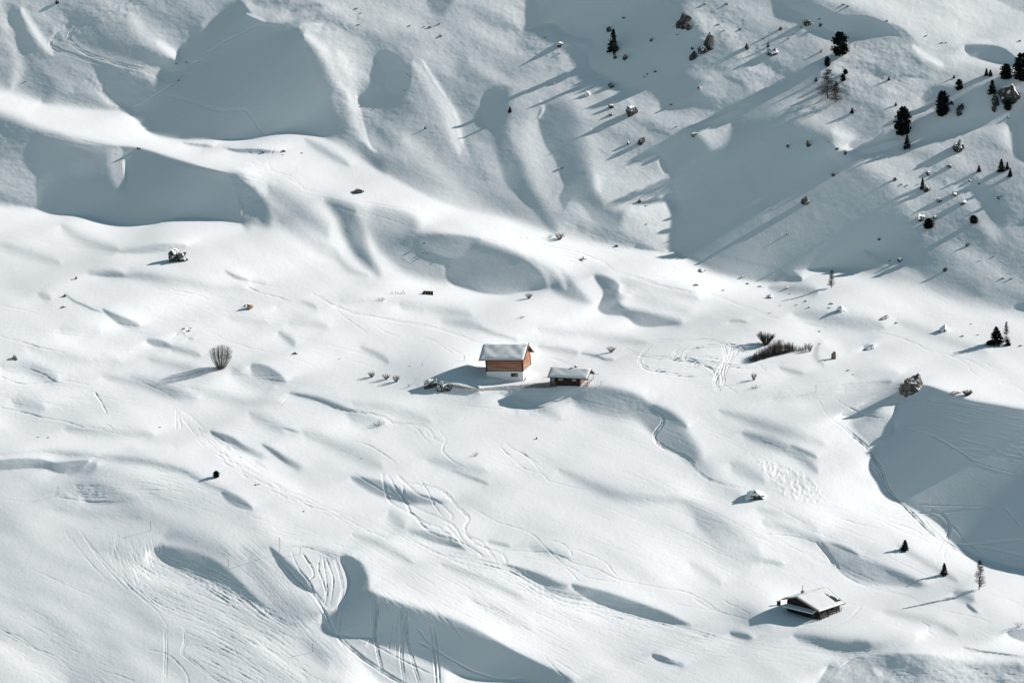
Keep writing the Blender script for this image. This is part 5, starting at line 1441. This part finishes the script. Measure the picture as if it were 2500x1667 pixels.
    many([(688,371,5),(737,373,6),(690,378,4),(93,1066,5),(118,1067,6),(390,1042,5),(588,1115,4),(741,1247,5),(883,1118,4),(1000,893,4),(829,875,4),(2070,903,8),(2083,913,5),(2015,880,4),(2000,808,6),(2003,838,5)], 'tiny stone lying on the open snow', 'tiny stones on the open snow')
    U = 'conifers on the upper right mountainside'; S_ = 'dwarf conifers on the mountainside'
    tree('spruce', 1497, 126, 55, 27, 'dark spruce standing alone in the wide upper shadow', U, 0)
    tree('pine', 2050, 137, 58, 37, 'broad dome shaped stone pine below the ridge shadow', U, 0)
    tree('pine', 2204, 330, 68, 36, 'tall dark stone pine above a smaller spruce', U, 1)
    tree('spruce', 2214, 362, 33, 18, 'small spruce right below the tall dark stone pine', U, 1)
    tree('pine', 2301, 281, 58, 31, 'slim stone pine left of the slanting slab', U, 2)
    tree('pine', 2341, 221, 27, 17, 'small egg shaped pine above the slim stone pine', U, 0)
    tree('pine', 2456, 194, 37, 28, 'round topped pine next to the pine at the right edge', U, 1)
    tree('pine', 2494, 195, 64, 38, 'large pine cut off by the right edge', U, 2)
    tree('spruce', 2408, 184, 18, 10, 'left tip of the tiny spruce pair on the ridge edge', U, 2)
    tree('spruce', 2418, 185, 15, 12, 'right tip of the tiny spruce pair on the ridge edge', U, 3)
    tree('spruce', 2422, 228, 33, 22, 'pointed spruce on top of the ragged crag', U, 0)
    tree('pine', 2460, 270, 26, 18, 'dark stubby pine under the snow draped crag', U, 0)
    tree('spruce', 2444, 418, 31, 18, 'tallest of the three small spruces by the right edge', U, 1)
    tree('spruce', 2459, 413, 19, 10, 'middle thin spruce of the three by the right edge', U, 2)
    tree('spruce', 2466, 431, 22, 12, 'lowest spruce of the three by the right edge', U, 3)
    tree('spruce', 2390, 419, 16, 11, 'tiny spruce with a shadow left of the trio', U, 0)
    tree('spruce', 2252, 460, 26, 13, 'small upright spruce behind the snow topped rock', U, 1)
    tree('pine', 2020, 163, 24, 14, 'dwarf pine between the domed pine and the big larch', S_, 1)
    tree('pine', 2064, 181, 12, 11, 'upper dwarf pine right of the big larch crown', S_, 2)
    tree('pine', 2058, 199, 17, 12, 'lower dwarf pine right of the big larch crown', S_, 0)
    tree('spruce', 1992, 199, 10, 8, 'dwarf conifer left of the big larch crown', S_, 1)
    tree('spruce', 2080, 276, 13, 10, 'dwarf spruce right below the big larch', S_, 2)
    tree('spruce', 2187, 258, 9, 6, 'tiny sapling with long shadow above the tall stone pine', S_, 2)
    tree('spruce', 2170, 196, 8, 8, 'tiny conifer on the rough slope right of the larch', S_, 0)
    tree('spruce', 2329, 191, 8, 6, 'tiny conifer casting a shadow above the egg shaped pine', S_, 3)
    tree('spruce', 1875, 115, 13, 6, 'thin seedling on top of the snow domed rock', S_, 1)
    tree('pine', 2267, 557, 24, 24, 'bushy dwarf pine under the capped ledge', S_, 2)
    tree('pine', 2377, 546, 20, 20, 'bushy dwarf pine alone on the right slope', S_, 0)
    tree('spruce', 1245, 274, 14, 9, 'tiny dark spruce on the shaded flute', S_, 3)
    tree('spruce', 1038, 315, 6, 5, 'tiny dark seedling with shadow between the fluted ribs', S_, 0)
    tree('larch', 2021, 240, 72, 56, 'bare larch with two stems standing above its long shadow', 'bare larches', 2)
    tree('larch', 2040, 250, 52, 40, 'right hand lower stem of the bare twin larch', 'bare larches', 1)
    tree('larch', 2030, 703, 45, 26, 'bare larch on the small hill at the mountain foot', 'bare larches', 0)
    tree('larch', 2456, 840, 56, 24, 'bare larch behind the spruce on the right meadow', 'bare larches', 1)
    tree('larch', 2391, 1439, 75, 36, 'tall bare larch on the lower right slope', 'bare larches', 0)
    V = 'spruces on the meadow'
    tree('spruce', 2432, 840, 44, 38, 'bushy spruce beside the bare larch on the right meadow', V, 2)
    tree('spruce', 2460, 843, 16, 16, 'little spruce bush at the foot of the right meadow larch', V, 0)
    tree('spruce', 2209, 1341, 25, 20, 'small spruce on the brow left of the ski tracks', V, 3)
    tree('spruce', 2305, 1402, 30, 18, 'small spruce left of the tall bare larch', V, 1)
    tree('pine', 528, 1165, 16, 15, 'dark dwarf pine bush on the bright lower left slope', V, 1)
    g = 'bare shrubs in the snow'
    shrub('big', 540, 899, 58, 60, 'big round bare bush standing alone on the left meadow')
    shrub('fan', 907, 921, 15, 22, 'left shrub of the three between the round bush and the rock heap', g)
    shrub('fan2', 943, 926, 16, 22, 'middle shrub of the three between the round bush and the rock heap', g)
    shrub('fan', 967, 932, 18, 22, 'right shrub of the three between the round bush and the rock heap', g)
    shrub('sparse', 999, 944, 9, 10, 'faint tuft left of the rock heap at the fence end', g)
    shrub('fan2', 1291, 729, 16, 20, 'dark shrub casting a shadow at the foot of the shaded bank', g)
    shrub('fan', 1366, 585, 18, 26, 'right shrub at the foot of the fluted slope', g)
    shrub('sparse', 1343, 580, 10, 16, 'left thin shrub at the foot of the fluted slope', g)
    shrub('dark', 1870, 841, 34, 44, 'dense dark shrub behind the left end of the thicket', g)
    shrub('fan', 1977, 858, 20, 16, 'pale shrub at the right end of the thicket', g)
    shrub('fan', 1840, 928, 20, 17, 'small upright shrub below the thicket', g)
    shrub('sparse', 1843, 948, 9, 26, 'thin grassy tufts below the small upright shrub', g)
    shrub('fan2', 1492, 860, 17, 24, 'faint shrub between the log hut and the loop tracks', g)
    shrub('sparse', 923, 1040, 14, 32, 'pale tuft on the slope below the rock heap at the fence end', g)
    shrub('sparse', 1161, 1113, 12, 18, 'faint tuft on the middle of the lower slope', g)
    shrub('dark', 2362, 965, 14, 28, 'low grey shrub right of the flat slab', g)
    shrub('sparse', 2487, 1530, 16, 24, 'thin shrub above the shadow at the lower right edge', g)
    shrub('sparse', 1274, 776, 7, 20, 'faint tuft uphill of the barn roof', g)
    shrub('sparse', 932, 733, 6, 26, 'faint tuft left below the half buried panel', g)
    thicket()
cam.location = CAM
build_terrain()
build_barn(); build_hut(); build_chalet(); build_wood_stack(); build_fence(); build_small(); build_nature()
